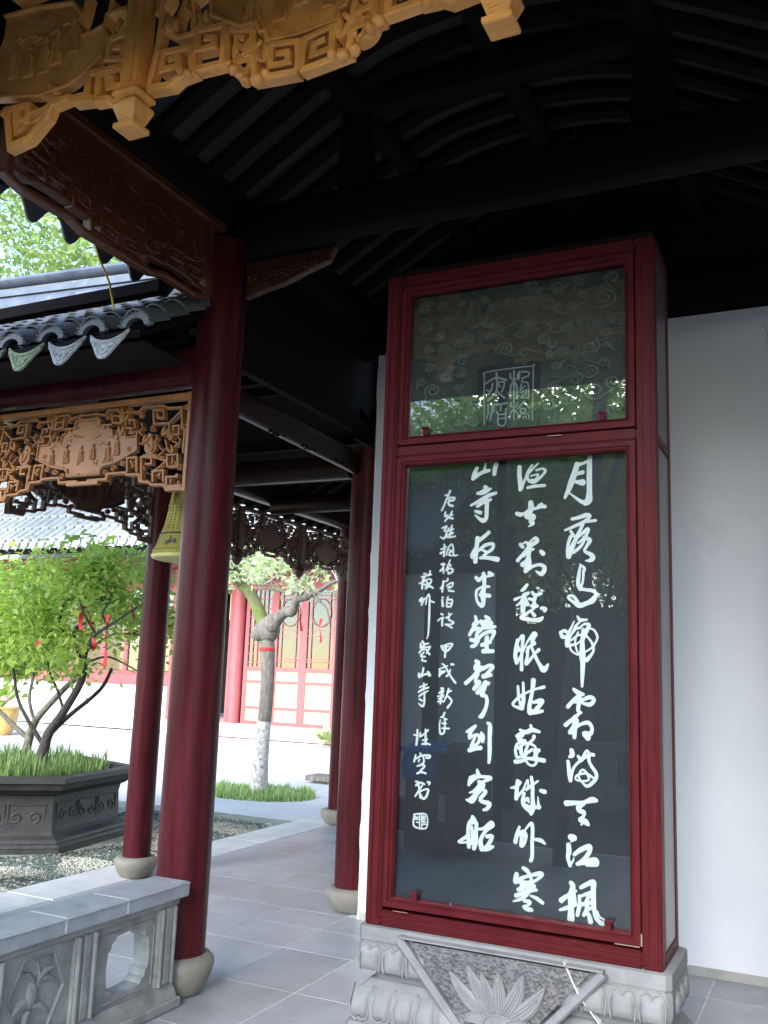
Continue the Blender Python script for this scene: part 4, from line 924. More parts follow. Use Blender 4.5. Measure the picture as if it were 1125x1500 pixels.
path([(-6.04, 6.4, 1.50), (-5.92, 6.3, 1.62), (-5.86, 6.3, 1.80), (-5.95, 6.25, 2.0), (-5.92, 6.2, 2.3)], .022, .008, b1)
path([(-6.05, 6.4, 1.48), (-5.75, 6.35, 1.55), (-5.5, 6.3, 1.50), (-5.3, 6.3, 1.42)], .012, .006, b1)
path([(-5.92, 6.3, 1.6), (-5.7, 6.3, 1.72), (-5.5, 6.2, 1.75), (-5.25, 6.2, 1.74)], .012, .006, b1)
path([(-6.08, 6.3, 1.66), (-6.2, 6.25, 1.80), (-6.15, 6.2, 1.98), (-6.02, 6.2, 2.08)], .016, .008, b1)
path([(-5.92, 6.3, 1.6), (-5.6, 6.0, 1.66), (-5.28, 5.7, 1.72), (-5.05, 5.62, 1.80), (-4.82, 5.62, 1.93)], .020, .008, b1)
path([(-5.28, 5.7, 1.72), (-5.32, 5.62, 1.84), (-5.38, 5.6, 1.96)], .012, .007, b1)
path([(-5.1, 5.64, 1.78), (-5.16, 5.62, 1.88), (-5.08, 5.62, 1.98)], .012, .006, b1)
rs = random.Random(21); tips = []
for st in ((-6.38, 6.3, 1.55), (-5.95, 6.25, 2.0), (-5.92, 6.2, 2.25), (-5.62, 6.2, 1.98), (-5.4, 6.25, 1.75), (-6.02, 6.2, 2.08), (-6.84, 6.35, 1.4), (-6.2, 6.25, 1.8), (-5.8, 6.2, 1.86)):
    twigs(rs, b1, st, .32, .010, 2, tips)
mk('trunk', b1, M_barkd, t1, smooth=60)
rn = np.random.RandomState(8)
cl = [(x, y, z) for x, y, z in tips]
for k in range(70):
    u = rn.uniform(-1, 1); 
    cl.append((-6.0 + u * .82, 6.25 + rn.uniform(-.5, .5), 1.80 + rn.uniform(-.30, .78) * (1 - .35 * abs(u))))
V, F = leafcloud(rn, cl, 6000, .070, .10); leafobj('crown', V, F, M_leaf1, t1)
t2 = thing('planter_tree', 'grey forked small tree with lime green leaves, left one in the planter', 'tree', (-6.9, 6.55, .53))
b2 = MB()
path([(-6.86, 6.6, .54), (-6.82, 6.6, .75), (-6.70, 6.55, .95), (-6.42, 6.5, 1.18), (-6.18, 6.5, 1.40), (-6.15, 6.5, 1.6)], .045, .018, b2, 10)
path([(-6.84, 6.6, .78), (-7.02, 6.5, .95), (-7.22, 6.4, 1.15), (-7.45, 6.3, 1.32)], .026, .012, b2)
path([(-6.72, 6.55, .94), (-6.76, 6.5, 1.15), (-6.74, 6.5, 1.4), (-6.82, 6.45, 1.65)], .018, .010, b2)
tips = []
for st in ((-6.15, 6.5, 1.6), (-7.22, 6.4, 1.3), (-7.45, 6.3, 1.4), (-6.82, 6.45, 1.65), (-6.74, 6.5, 1.5), (-7.1, 6.4, 1.7)):
    twigs(rs, b2, st, .36, .010, 2, tips)
mk('trunk', b2, M_bark, t2, smooth=60)
cl = list(tips)
for k in range(80):
    cl.append((-7.05 + rn.uniform(-.75, .75), 6.4 + rn.uniform(-.6, .6), 1.75 + rn.uniform(-.35, .62)))
V, F = leafcloud(rn, cl, 6500, .070, .11); leafobj('crown', V, F, M_leaf1, t2)

# red prayer ribbons
def ribbon(x, y, z, l, w, label, tw=.6, seed=0, ptx=None):
    r = random.Random(seed); V = []; F = []; n = 10
    for k in range(n + 1):
        t = k / n; a = tw * math.sin(t * 4 + seed) + seed
        ww = w * (1 - .35 * abs(math.sin(t * 5 + seed)))
        ox = .012 * math.sin(t * 6 + seed)
        V += [(x + ox - ww * math.cos(a), y - ww * math.sin(a), z - l * t), (x + ox + ww * math.cos(a), y + ww * math.sin(a), z - l * t)]
        V += [(x + ox - ww * math.cos(a), y + .002 - ww * math.sin(a), z - l * t), (x + ox + ww * math.cos(a), y + .002 + ww * math.sin(a), z - l * t)]
    for k in range(n):
        b = k * 4
        F += [(b, b + 1, b + 5, b + 4), (b + 2, b + 6, b + 7, b + 3)]
    o = mk('prayer_ribbon', MB().add(V, F), M_ribbon, smooth=60)
    tag(o, label, 'ribbon', 'red prayer ribbons tied to the trees')
    return o
ribbon(-5.37, 5.62, 1.94, .19, .020, 'short red ribbon tied highest in the planter tree', .6, 1)
ribbon(-5.27, 5.62, 1.88, .12, .012, 'thin red ribbon between the highest and the longest one', .6, 2)
ribbon(-5.10, 5.62, 1.87, .40, .024, 'long red ribbon twisting down the middle of the planter tree', .8, 3)
ribbon(-5.22, 5.62, 1.69, .10, .018, 'small red ribbon beside the lower end of the longest one', .6, 4)
ribbon(-4.86, 5.64, 1.90, .22, .013, 'narrow red ribbon hanging close to the dark column', .6, 5)
ribbon(-5.81, 5.62, 1.66, .05, .020, 'stubby red ribbon low on the left side of the leaves', .6, 6)

# ------------------------------------------------------------------ whitewashed tree in the court
t3 = thing('whitewashed_tree', 'knobbly old tree with whitewashed foot, mossy fork and a red band', 'tree', (-6.36, 9.9, 0))
b3 = MB(); path([(-6.37, 9.9, -.01), (-6.38, 9.9, .3), (-6.37, 9.9, .62), (-6.35, 9.9, .86)], .112, .088, b3, 16)
mk('whitewashed_foot', b3, M_lime, t3, smooth=60)
b3 = MB(); path([(-6.35, 9.9, .85), (-6.34, 9.9, 1.3), (-6.36, 9.9, 1.72), (-6.38, 9.9, 1.84)], .087, .092, b3, 16)
b3.blob((-6.37, 9.9, 1.98), (.155, .14, .17), 14, 10); b3.blob((-6.48, 9.86, 1.93), (.10, .1, .10), 12, 8); b3.blob((-6.29, 9.84, 2.05), (.11, .1, .12), 12, 8)
path([(-6.30, 9.9, 1.98), (-6.20, 9.85, 2.12), (-6.05, 9.8, 2.20), (-5.94, 9.75, 2.19), (-5.86, 9.7, 2.33), (-5.70, 9.7, 2.37)], .078, .045, b3, 12)
path([(-5.72, 9.7, 2.37), (-5.55, 9.7, 2.44), (-5.35, 9.7, 2.55), (-5.15, 9.7, 2.56)], .04, .012, b3)
path([(-5.75, 9.7, 2.40), (-5.95, 9.6, 2.42), (-6.2, 9.6, 2.46), (-6.45, 9.6, 2.55)], .02, .009, b3)
path([(-5.62, 9.7, 2.40), (-5.5, 9.6, 2.33), (-5.38, 9.6, 2.22), (-5.33, 9.6, 2.05)], .018, .007, b3)
mk('trunk', b3, M_bark, t3, smooth=60)
b3 = MB(); path([(-6.43, 9.9, 2.02), (-6.53, 9.9, 2.22), (-6.66, 9.9, 2.42), (-6.84, 9.9, 2.58), (-6.93, 9.9, 2.85)], .088, .06, b3, 12)
mk('mossy_limb', b3, M_moss, t3, smooth=60)
b3 = MB(); path([(-6.86, 9.9, 2.62), (-6.96, 9.9, 2.80), (-7.1, 9.9, 2.95)], .09, .05, b3, 10)
mk('broken_stub', b3, M_barkd, t3, smooth=60)
mk('red_band', MB().lathe(-6.37, 9.9, [(.098, 1.715), (.102, 1.72), (.101, 1.75), (.097, 1.757)], 18, False), M_ribbon, t3, smooth=60)
b3 = MB(); tips = []; rs = random.Random(4)
for st in ((-6.9, 9.9, 2.75), (-6.7, 9.9, 2.5), (-6.9, 9.9, 2.6), (-5.7, 9.7, 2.4), (-5.3, 9.7, 2.55), (-5.5, 9.6, 2.4), (-6.3, 9.6, 2.5), (-6.5, 9.7, 2.6)):
    for q in range(2): twigs(rs, b3, st, .36, .009, 1, tips, .9)
mk('twigs', b3, M_lime, t3, smooth=60)
cl = [t for t in tips]
V, F = leafcloud(rn, cl, 1500, .085, .06); leafobj('crown', V, F, M_leafw, t3)
V, F = leafcloud(rn, [(-7.0, 9.9, 2.75), (-6.75, 9.9, 2.8), (-7.15, 9.9, 2.6), (-6.5, 9.8, 2.75), (-6.9, 9.8, 2.9)], 420, .08, .10); leafobj('crown', V, F, M_leafw, t3)
ribbon(-5.72, 9.6, 2.22, .27, .024, 'red ribbon hanging from the bent limb of the whitewashed tree', .5, 8)
ribbon(-5.45, 9.6, 2.10, .28, .030, 'red ribbon nearest the dark columns on the whitewashed tree', .5, 9)
pts = []
while len(pts) < 2600:
    a = rg.uniform(0, 6.28); r = math.sqrt(rg.rand()) * .62
    pts.append((-6.40 + r * 1.25 * math.cos(a), 9.86 + r * .9 * math.sin(a), -.012))
blades('tree_pit_grass', pts, .05, .15, M_grass2, 'bright green grass tuft round the foot of the whitewashed tree', 'grass', seed=9, wd=.008)

# ------------------------------------------------------------------ carved hanging lattices
def pf(s, m=1000.0):
    return [[tuple(int(v) / m for v in p.split(',')) for p in r.split()] for r in s.split(';')]
GC, GP, GL, GLP, LA, LAP, VASE = [pf(s) for s in ('-605,80,31 -506,70,30 -473,90,30 -418,93,29 -435,189,30 -552,200,31 -548,135,31 -477,131,30 -485,166,30 -523,165,31;-606,87,27 -581,204,27 -571,312,27 -571,405,27 -572,462,27;-432,193,30 -419,100,30 -299,93,29 -298,231,29 -413,242,30 -407,172,30 -336,165,29 -343,199,29 -378,204,29;-291,210,29 -276,78,28 -172,72,27;-291,212,29 -189,181,28 -182,115,28 -245,135,28 -248,171,28 -213,159,28;-564,299,25 -487,241,24 -431,238,24 -410,253,23;-562,304,25 -506,281,24 -494,326,24 -473,375,24;-491,399,22 -432,371,22 -375,398,21;-406,299,15 -382,246,15;-471,346,15 -427,305,15 -442,365,15;-178,76,27 -168,-1,27 -5,-17,26;-5,-18,24 -12,88,24 -111,105,25 -111,29,25 -43,24,24 -50,61,25 -89,66,25;-173,75,24 -229,73,24;-150,133,20 -175,106,20 -212,95,20',
'-363,376,11 -355,283,11 -234,206,10 -173,205,10 -156,161,10 -132,156,10 -125,122,10 -12,112,9',
'-710,327,30 -800,323,31 -801,249,31 -732,228,30 -732,275,30 -777,286,31;-697,197,32 -884,213,34 -885,130,34 -945,134,34;-683,66,32 -759,69,32 -783,92,33 -837,98,33 -837,196,33 -729,197,32 -716,125,32 -788,138,33 -795,170,33 -758,162,33;-845,106,31 -943,122,32 -969,145,32;-969,145,32 -1056,138,33 -1074,95,33 -1154,27,33 -1244,14,34 -1283,171,35 -1175,162,34 -1162,100,34 -1229,111,34 -1231,141,34 -1200,139,34;-1061,135,23 -1141,107,23;-1283,171,32 -1308,158,32;-952,426,23 -939,462,23 -924,537,23;-826,379,24 -820,426,24 -732,427,24;-809,422,22 -804,479,22',
'-1399,251,14 -1116,186,13 -975,190,12 -904,219,12 -836,267,12 -810,336,12 -833,386,12 -877,375,12 -928,375,12 -956,433,13 -939,462,13 -993,528,13 -1179,566,13 -1450,587,14',
'-9,468,16 55,469,16 116,457,16 138,481,16 235,480,15 248,457,15 353,455,15 377,478,15 510,473,15 531,458,15 641,453,14;-5,441,16 72,442,16 87,432,16 91,401,16 70,400,16;248,457,15 271,367,15 335,364,15 324,411,15 290,413,15 295,389,15;168,464,14 177,408,14 237,400,14 225,442,14 180,445,14;230,458,14 240,400,14;457,375,15 446,452,15 512,451,15 520,405,15 480,406,15 474,433,15;457,375,15 559,372,14 633,435,14;559,369,14 568,302,14 626,302,14 622,351,14 586,351,14 592,324,14;629,449,14 641,346,14 659,329,14 658,197,14;347,311,14 350,349,14;121,379,14 119,399,14 175,397,14;36,85,21 168,85,21 172,115,21 294,114,20 309,101,20 386,98,20 395,59,20 454,52,20 474,36,20 555,32,19 571,2,19 691,0,19;304,115,16 296,196,16 359,197,16 368,111,16;321,181,12 345,144,12;407,58,17 393,195,17 459,190,17 463,153,17 423,153,17;479,51,17 473,110,17 541,111,17 547,47,17;502,82,12 524,91,12 520,65,12;569,127,16 559,194,16 627,192,15 636,126,15 569,127,16;596,181,10 599,144,10;465,192,17 559,162,17;559,162,13 505,124,13 473,110,13;571,2,19 564,73,19 631,71,19 630,87,19;594,60,15 597,34,15;646,47,15 642,21,15;455,233,11 488,295,11 480,312,11;32,126,14 115,127,14 119,159,14 226,179,14 291,207,14 355,235,13;491,263,9 534,217,9 558,236,9 541,280,9;567,278,10 621,253,10 592,223,10;394,313,9 365,337,9 389,357,9 373,391,9;371,272,11 398,270,11;617,295,9 638,272,9 629,231,9;405,205,13 497,198,13',
'-5,439,7 73,439,7 95,398,7 147,397,7 154,371,7 175,367,7 183,327,7 210,328,7 210,358,7 262,357,7 273,317,7 347,314,7 355,235,7 277,208,7 226,185,7 152,173,7 120,143,7 116,118,7 33,118,7',
'422,300,7 422,327,7 446,325,7 452,298,7 484,263,7 487,236,7 464,206,7 425,206,7 405,237,7 404,280,7')]
def emboss(parent, m, mp, u0, u1, v0, v1, seed, n=5, top=0.0):
    """figures, trees and ground strokes carved on a scene panel"""
    r = random.Random(seed)
    for k in range(n):
        u = u0 + (u1 - u0) * (k + .5 + r.uniform(-.25, .25)) / n; v = v0 + (v1 - v0) * r.uniform(.1, .3); h = (v1 - v0) * r.uniform(.45, .62)
        mb = MB(); w = h * .2
        prof = [(-w, 0), (-w * 1.05, h * .25), (-w * .75, h * .5), (-w * .95, h * .62), (-w * .35, h * .78), (w * .35, h * .78), (w * .9, h * .6), (w * .7, h * .45), (w * 1.1, h * .2), (w * .9, 0)]
        mb.prism([(u + a, v + b) for a, b in prof], mp, -.002, top + .008)
        mk('carved_figure', mb, m, parent, bevel=.003)
        mk('carved_head', MB().prism([(u + w * .42 * math.cos(t), v + h * .9 + w * .5 * math.sin(t)) for t in np.linspace(0, 6.28, 11)[:-1]], mp, -.002, top + .010), m, parent, bevel=.002)
        for q in range(3):
            x_ = u + w * (q - 1) * .5
            mk('carved_fold', MB().fret([(x_, v + h * .05, .003), (x_ + w * r.uniform(-.2, .2), v + h * .35, .004), (x_ + w * .1, v + h * .65, .003)], mp, -.001, top + .0115), m, parent)
    for k in range(n * 2):
        u = r.uniform(u0, u1); v = r.uniform(v0, v0 + (v1 - v0) * .14)
        mk('carved_stroke', MB().fret([(u, v, .004), (u + r.uniform(-.01, .01), v + r.uniform(.015, .035), .003)], mp, -.002, top + .004), m, parent)
    for k in range(n * 2):
        u = r.uniform(u0, u1); v = v0 + (v1 - v0) * r.uniform(.62, .98)
        pts = [(u + .012 * j, v + .008 * math.sin(j + k), .006 if 0 < j < 4 else .003) for j in range(5)]
        mk('carved_cloud', MB().fret(pts, mp, -.002, top + .005), m, parent)
def leafpair(parent, m, mp, u, v, s, a):
    for da in (-.5, .5):
        pts = [(u + s * t * math.cos(a + da * (1 - .4 * t)), v + s * t * math.sin(a + da * (1 - .4 * t)), max(.003, s * .38 * math.sin(t * 2.9 + .1))) for t in np.linspace(0, 1, 7)]
        mk('carved_leaf', MB().fret(pts, mp, 0, .042), m, parent, smooth=60)
def frets(parent, rows, mp, m, d0, d1, fu=lambda u: u, fv=lambda v: v, kw=1.0, seed=0, name='fret_bar'):
    r = random.Random(seed)
    for row in rows:
        pts = [(fu(a), fv(b), w * kw) for a, b, w in row]
        mk(name, MB().fret(pts, mp, d0 + r.uniform(-.001, .001), d1 + r.uniform(-.002, .002), ch=.22), m, parent)
def scene_panel(parent, poly, mp, m, fu=lambda u: u, fv=lambda v: v, d0=.006, d1=.026, bar=.017):
    P = [(fu(a), fv(b)) for a, b, w in poly]
    mk('scene_panel', MB().prism(P, mp, d0, d1), m, parent)
    mk('panel_moulding', MB().fret([(a, b, bar) for a, b in P], mp, d0 - .002, d1 + .016, ch=.25), m, parent)

# front fascia of the pavilion (faces the viewer)
UC = -1.42
fa = thing('carved_fascia', 'honey coloured carved wooden fascia with square scrolls, scene panels and hanging posts along the top', 'carved fascia', (UC, YF, 3.35))
mpf = lambda u, v, d: (UC + u, YF - .0 - d + .02, 3.35 + v)
frets(fa, GC, mpf, M_gold, -.022, .022, seed=1, kw=.9)
frets(fa, GC, mpf, M_gold, -.022, .022, fu=lambda u: -u, seed=2, kw=.9)
frets(fa, GL, mpf, M_gold, -.022, .022, seed=3, kw=.9)
frets(fa, GL, mpf, M_gold, -.022, .022, fu=lambda u: -u, seed=4)
half = GP[0]
full = half + [(-a, b, w) for a, b, w in reversed(half)]
scene_panel(fa, full, mpf, M_gold, d0=-.012, d1=.010, bar=.015)
emboss(fa, M_gold, mpf, -.30, .30, .145, .40, 5, 7, top=.010)
for sgn in (1, -1):
    P = GLP[0]
    scene_panel(fa, P, mpf, M_gold, fu=lambda u, s=sgn: u * s, d0=-.012, d1=.010, bar=.015)
    a0, a1 = sorted((-1.30 * sgn, -.96 * sgn))
    emboss(fa, M_gold, mpf, a0, a1, .25, .50, 9 + sgn, 5, top=.010)
    # hanging post and lantern drop
    u = -.658 * sgn
    mk('hanging_post', MB().box(UC + u - .040, YF - .035, 3.425, UC + u + .040, YF + .035, 4.02), M_gold, fa, bevel=.006, seg=2)
    mk('post_bead', MB().box(UC + u - .012, YF - .041, 3.44, UC + u + .012, YF - .034, 4.0), M_gold, fa, bevel=.003)
    def sq(h, z, u=u): return [(UC + u + h * math.cos(R(45 + 90 * k)) * 1.414, YF + h * math.sin(R(45 + 90 * k)) * 1.414, z) for k in range(4)]
    mk('drop_cap', MB().rings([sq(.040, 3.4248), sq(.052, 3.412), sq(.052, 3.398), sq(.036, 3.388)]), M_gold, fa, bevel=.002)
    mk('lantern_drop', MB().rings([sq(.034, 3.3875), sq(.050, 3.372), sq(.052, 3.362), sq(.030, 3.302)]), M_gold, fa, bevel=.003)
    mk('drop_foot', MB().rings([sq(.034, 3.3015), sq(.044, 3.296), sq(.044, 3.280), sq(.036, 3.276)]), M_gold, fa, bevel=.002)
    for fx in range(2):
        for q in range(5):
            zz = 3.312 + .010 * q
            hw = .030 + .020 * (zz - 3.302) / .06
            if fx == 0:
                mk('drop_grid', MB().tube([(UC + u - hw * .7, YF - hw - .001, zz), (UC + u + hw * .7, YF - hw - .001, zz + .006)], .0018, 4), M_gold, fa)
            else:
                mk('drop_grid', MB().tube([(UC + u + hw + .001, YF - hw * .7, zz), (UC + u + hw + .001, YF + hw * .7, zz + .006)], .0018, 4), M_gold, fa)
    # buds, leaves, berries between the scrolls
    k = sgn
    bu, bv = UC + -.533 * 0, 0
    mk('lotus_bud', MB().blob((UC - .498 * k, YF - .012, 3.63), (.024, .02, .030), 10, 7), M_gold, fa, smooth=60)
    for (a_, b_) in ((-.515, .625), (-.480, .622), (-.498, .61)):
        mk('bud_petal', MB().blob((UC + a_ * k, YF - .018, 3.0 + b_), (.011, .018, .026), 8, 6), M_gold, fa, smooth=60)
    for (a_, b_, r_0) in ((.155, -.012, .022), (.195, -.006, .019), (.12, -.001, .016), (-.27, .072, .02), (-.245, .050, .018), (-.46, .10, .018), (-.43, .085, .016)):
        mk('carved_berry', MB().blob((UC + a_ * k, YF, 3.35 + b_), (r_0, .022, r_0), 10, 7), M_gold, fa, smooth=60)
    for (a_, b_, s_, an) in ((-.25, .085, .09, 1.2), (-.20, .02, .08, 2.2), (.135, .05, .10, 1.3), (.16, .06, .09, .3), (-.42, .23, .09, 1.4), (-.60, .36, .09, 1.0), (-1.02, .16, .09, 2.6), (-1.08, .12, .08, 3.4), (-1.22, .05, .08, 1.2), (-.76, .33, .07, 1.3)):
        leafpair(fa, M_gold, lambda u, v, d: mpf(u, v, d - .022), a_ * k, b_, s_, an if k > 0 else math.pi - an)
mk('top_rail', MB().box(-2.70, YF - .03, 3.955, -.06, YF + .03, 4.02), M_gold, fa, bevel=.004)
for x in (-.10,):
    mk('end_stile', MB().box(x, YF - .028, 3.40, x + .04, YF + .028, 3.954), M_gold, fa, bevel=.004)

# side fascia running away from the viewer
fb = thing('carved_fascia', 'carved fascia darkened for the roof shade, running back from the top left to the thick column', 'carved fascia', (XA, 2.95, 3.33))
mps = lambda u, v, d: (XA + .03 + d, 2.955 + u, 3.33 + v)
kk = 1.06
frets(fb, GC, mps, M_goldshade, -.022, .022, fu=lambda u: u * kk, fv=lambda v: v * .68, kw=.85, seed=6)
frets(fb, GC, mps, M_goldshade, -.022, .022, fu=lambda u: -u * kk, fv=lambda v: v * .68, kw=.85, seed=7)
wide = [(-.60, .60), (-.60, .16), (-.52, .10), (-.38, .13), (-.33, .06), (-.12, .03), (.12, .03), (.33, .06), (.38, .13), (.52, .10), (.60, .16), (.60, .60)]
mk('scene_panel', MB().prism([(a, b * .68 + .02) for a, b in wide], mps, -.018, .012), M_goldshade, fb)
emboss(fb, M_goldshade, mps, -.5, .5, .09, .36, 15, 9, top=.012)
mk('top_rail', MB().box(XA + .0, 2.3, 3.745, XA + .06, 3.70, 3.79), M_goldshade, fb, bevel=.004)
mk('bottom_rail', MB().fret([(-.66, .02, .025), (-.55, -.005, .028), (-.30, .0, .028), (-.22, -.025, .028), (.22, -.025, .028), (.30, .0, .028), (.55, -.005, .028), (.64, .02, .025)], mps, -.02, .024), M_goldshade, fb)
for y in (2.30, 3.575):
    mk('end_stile', MB().box(XA + .004, y, 3.335, XA + .056, y + .04, 3.744), M_goldshade, fb, bevel=.004)

# amber lattice left of the thick column and its darker fellows
def walk_lattice(label, loc, mp, m, full_w=True, emb=True):
    t = thing('hanging_lattice', label, 'lattice', loc, 'carved lattices hanging between the columns')
    for sg in (1, -1):
        fu = (lambda u: u) if sg > 0 else (lambda u: -u)
        frets(t, LA, mp, m, -.016, .016, fu=fu, seed=30 + sg, kw=.82)
        for (a_, b_, s_) in ((.135, .455, .022), (.06, .465, .018), (.29, .47, .020), (.34, .16, .022), (.205, .145, .020), (.15, .125, .018), (.27, .17, .018), (.60, .14, .022), (.645, .34, .020), (.645, .12, .018), (.36, .44, .018), (.45, .35, .020), (.655, .45, .016), (.40, .13, .016), (.53, .14, .018), (.30, .25, .016)):
            if b_ > .49: continue
            P = [(fu(a_ + s_ * (1 - .8 * q) * math.cos(q * 8 + a_ * 30)), b_ + s_ * (1 - .8 * q) * math.sin(q * 8 + a_ * 30), .0075) for q in np.linspace(0, 1, 10)]
            mk('vine_scroll', MB().fret(P, mp, -.012, .011), m, t, smooth=60)
        P = [(fu(a), b) for a, b, w in VASE[0]]
        mk('carved_vase', MB().prism(P, mp, -.014, .014), m, t, bevel=.004)
        for (a_, b_, s_, an) in ((.245, .33, .06, 1.6), (.25, .40, .06, 1.2), (.30, .33, .05, .6), (.46, .22, .06, 1.9), (.52, .30, .055, 1.0), (.50, .18, .05, .4), (.58, .27, .05, 1.7), (.40, .27, .05, 1.0), (.60, .20, .05, 2.2), (.24, .45, .05, 2.0)):
            leafpair(t, m, lambda u, v, d: mp(u, v, d - .02), fu(a_), b_, s_, an if sg > 0 else math.pi - an)
        mk('end_stile', MB().prism([(fu(.672), -.012), (fu(.702), -.012), (fu(.702), .535), (fu(.672), .535)], mp, -.02, .02), m, t, bevel=.003)
        mk('foot_block', MB().prism([(fu(.575), -.005), (fu(.671), -.005), (fu(.671), .03), (fu(.575), .03)], mp, -.018, .018), m, t, bevel=.004)
    mk('top_rail', MB().prism([(-.702, .496), (.702, .496), (.702, .530), (-.702, .530)], lambda u, v, d: mp(u, v, d), -.0225, .0225), m, t, bevel=.003)
    P = [(a, b) for a, b, w in LAP[0]]
    P = P + [(-a, b) for a, b in reversed(P)]
    mk('scene_panel', MB().prism(P, mp, -.008, .006), m, t)
    mk('panel_moulding', MB().fret([(a, b, .010) for a, b in P + P[:1]], mp, -.010, .014), m, t)
    if emb: emboss(t, m, mp, -.28, .28, .16, .36, 41, 6, top=.006)
    mk('bottom_rail', MB().prism([(-.11, .062), (.11, .062), (.11, .082), (-.11, .082)], mp, -.0165, .0165), m, t)
    return t
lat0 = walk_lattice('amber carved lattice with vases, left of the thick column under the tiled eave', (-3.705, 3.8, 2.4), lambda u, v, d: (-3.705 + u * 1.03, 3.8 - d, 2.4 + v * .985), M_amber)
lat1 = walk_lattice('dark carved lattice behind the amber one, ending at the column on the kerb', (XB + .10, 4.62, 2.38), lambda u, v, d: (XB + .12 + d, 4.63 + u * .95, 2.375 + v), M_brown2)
def far_lattice(y0, y1, label):
    c_ = (y0 + y1) / 2; k_ = (y1 - y0) / 1.42
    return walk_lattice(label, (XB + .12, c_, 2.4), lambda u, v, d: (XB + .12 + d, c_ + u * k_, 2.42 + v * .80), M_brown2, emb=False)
far_lattice(6.42, 7.36, 'far dark lattice above the whitewashed tree, left of the little drop post')
far_lattice(7.45, 8.38, 'far dark lattice right of the little drop post, ending at the thin far column')
far_lattice(5.68, 6.36, 'far dark lattice hidden behind the thick column')
for y, lb in ((7.405, 'small dark drop post with a bud hanging over the whitewashed tree'), (6.39, 'small dark drop post hidden behind the thick column')):
    d = thing('drop_post', lb, 'post', (XB + .12, y, 2.34))
    mk('shaft', MB().box(XB + .09, y - .03, 2.47, XB + .15, y + .03, 2.84), M_brown2, d, bevel=.004)
    mk('bud', MB().lathe(XB + .12, y, [(.02, 2.47), (.035, 2.455), (.022, 2.445), (.045, 2.42), (.048, 2.39), (.03, 2.36), (.008, 2.34)], 14), M_brown2, d, smooth=60)

# small carved bracket beside the head of the thick column
bk = thing('carved_bracket', 'small brown carved bracket under the cross beam beside the thick column head', 'bracket', (-2.45, 3.8, 3.48))
mpb = lambda u, v, d: (-2.70 + u, 3.80 - d, 3.40 + v)
rs = random.Random(2)
mk('bracket_body', MB().prism([(0, 0), (.12, .03), (.24, .05), (.36, .09), (.50, .13), (.53, .20), (.0, .20)], mpb, -.03, .01), M_brown2, bk, bevel=.005)
for k in range(14):
    u = .03 + .033 * k; v = .07 + .06 * (k / 14) + rs.uniform(-.01, .03)
    pts = [(u + .022 * (1 - t) * math.cos(t * 8), v + .022 * (1 - t) * math.sin(t * 8), .008) for t in np.linspace(0, .9, 9)]
    mk('bracket_scroll', MB().fret(pts, mpb, .005, .022), M_brown2, bk, smooth=60)

# ------------------------------------------------------------------ pavilion beams, rafters, ceiling
beams = thing('pavilion_timbers', 'dark timber beams and king posts carrying the pavilion roof over the stele case', 'timber frame', (-1.35, 3.8, 3.9))
def rbeam(name, p0, p1, w, h, m, parent, k=10):
    """horizontal round-cornered beam from p0 to p1 (centre line)"""
    p0, p1 = Vector(p0), Vector(p1); t = (p1 - p0).normalized(); s = Vector((-t.y, t.x, 0)).normalized(); u = Vector((0, 0, 1))
    ring = []
    for i in range(20):
        a = 2 * math.pi * i / 20; c, q = math.cos(a), math.sin(a)
        ring.append((abs(c) ** .55 * (1 if c > 0 else -1) * w / 2, abs(q) ** .55 * (1 if q > 0 else -1) * h / 2))
    rs_ = [[p + s * a + u * b for a, b in ring] for p in (p0, p1)]
    return mk(name, MB().rings(rs_), m, parent, smooth=50)
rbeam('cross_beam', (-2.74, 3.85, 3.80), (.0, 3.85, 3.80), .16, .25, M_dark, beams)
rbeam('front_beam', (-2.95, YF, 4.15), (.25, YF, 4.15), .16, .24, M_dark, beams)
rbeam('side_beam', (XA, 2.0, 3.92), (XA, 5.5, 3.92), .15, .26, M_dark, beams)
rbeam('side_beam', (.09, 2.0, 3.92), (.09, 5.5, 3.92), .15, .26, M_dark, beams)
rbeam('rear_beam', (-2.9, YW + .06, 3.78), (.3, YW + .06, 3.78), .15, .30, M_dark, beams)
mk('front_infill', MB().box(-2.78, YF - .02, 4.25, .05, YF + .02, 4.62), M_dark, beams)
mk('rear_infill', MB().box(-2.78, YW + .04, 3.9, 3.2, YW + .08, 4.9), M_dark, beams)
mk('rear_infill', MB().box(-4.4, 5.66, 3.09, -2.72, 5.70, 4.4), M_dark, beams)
mk('side_infill', MB().box(-2.90, 5.41, 3.06, -2.86, 5.655, 4.1), M_dark, beams)
for x in (-2.1, -.62):
    mk('king_post', MB().lathe(x, 3.85, [(.09, 3.92), (.10, 3.98), (.085, 4.3), (.08, 4.45)], 16), M_dark, beams, smooth=50)
for z, x0, x1 in ((4.40, -2.05, -.65),):
    rbeam('upper_beam', (x0, 3.85, z), (x1, 3.85, z), .12, .16, M_dark, beams)
for x, z in ((-2.08, 4.36), (-.64, 4.36), (-1.36, 4.50)):
    rbeam('purlin', (x, 1.3, z), (x, 5.45, z), .11, .11, M_dark, beams)
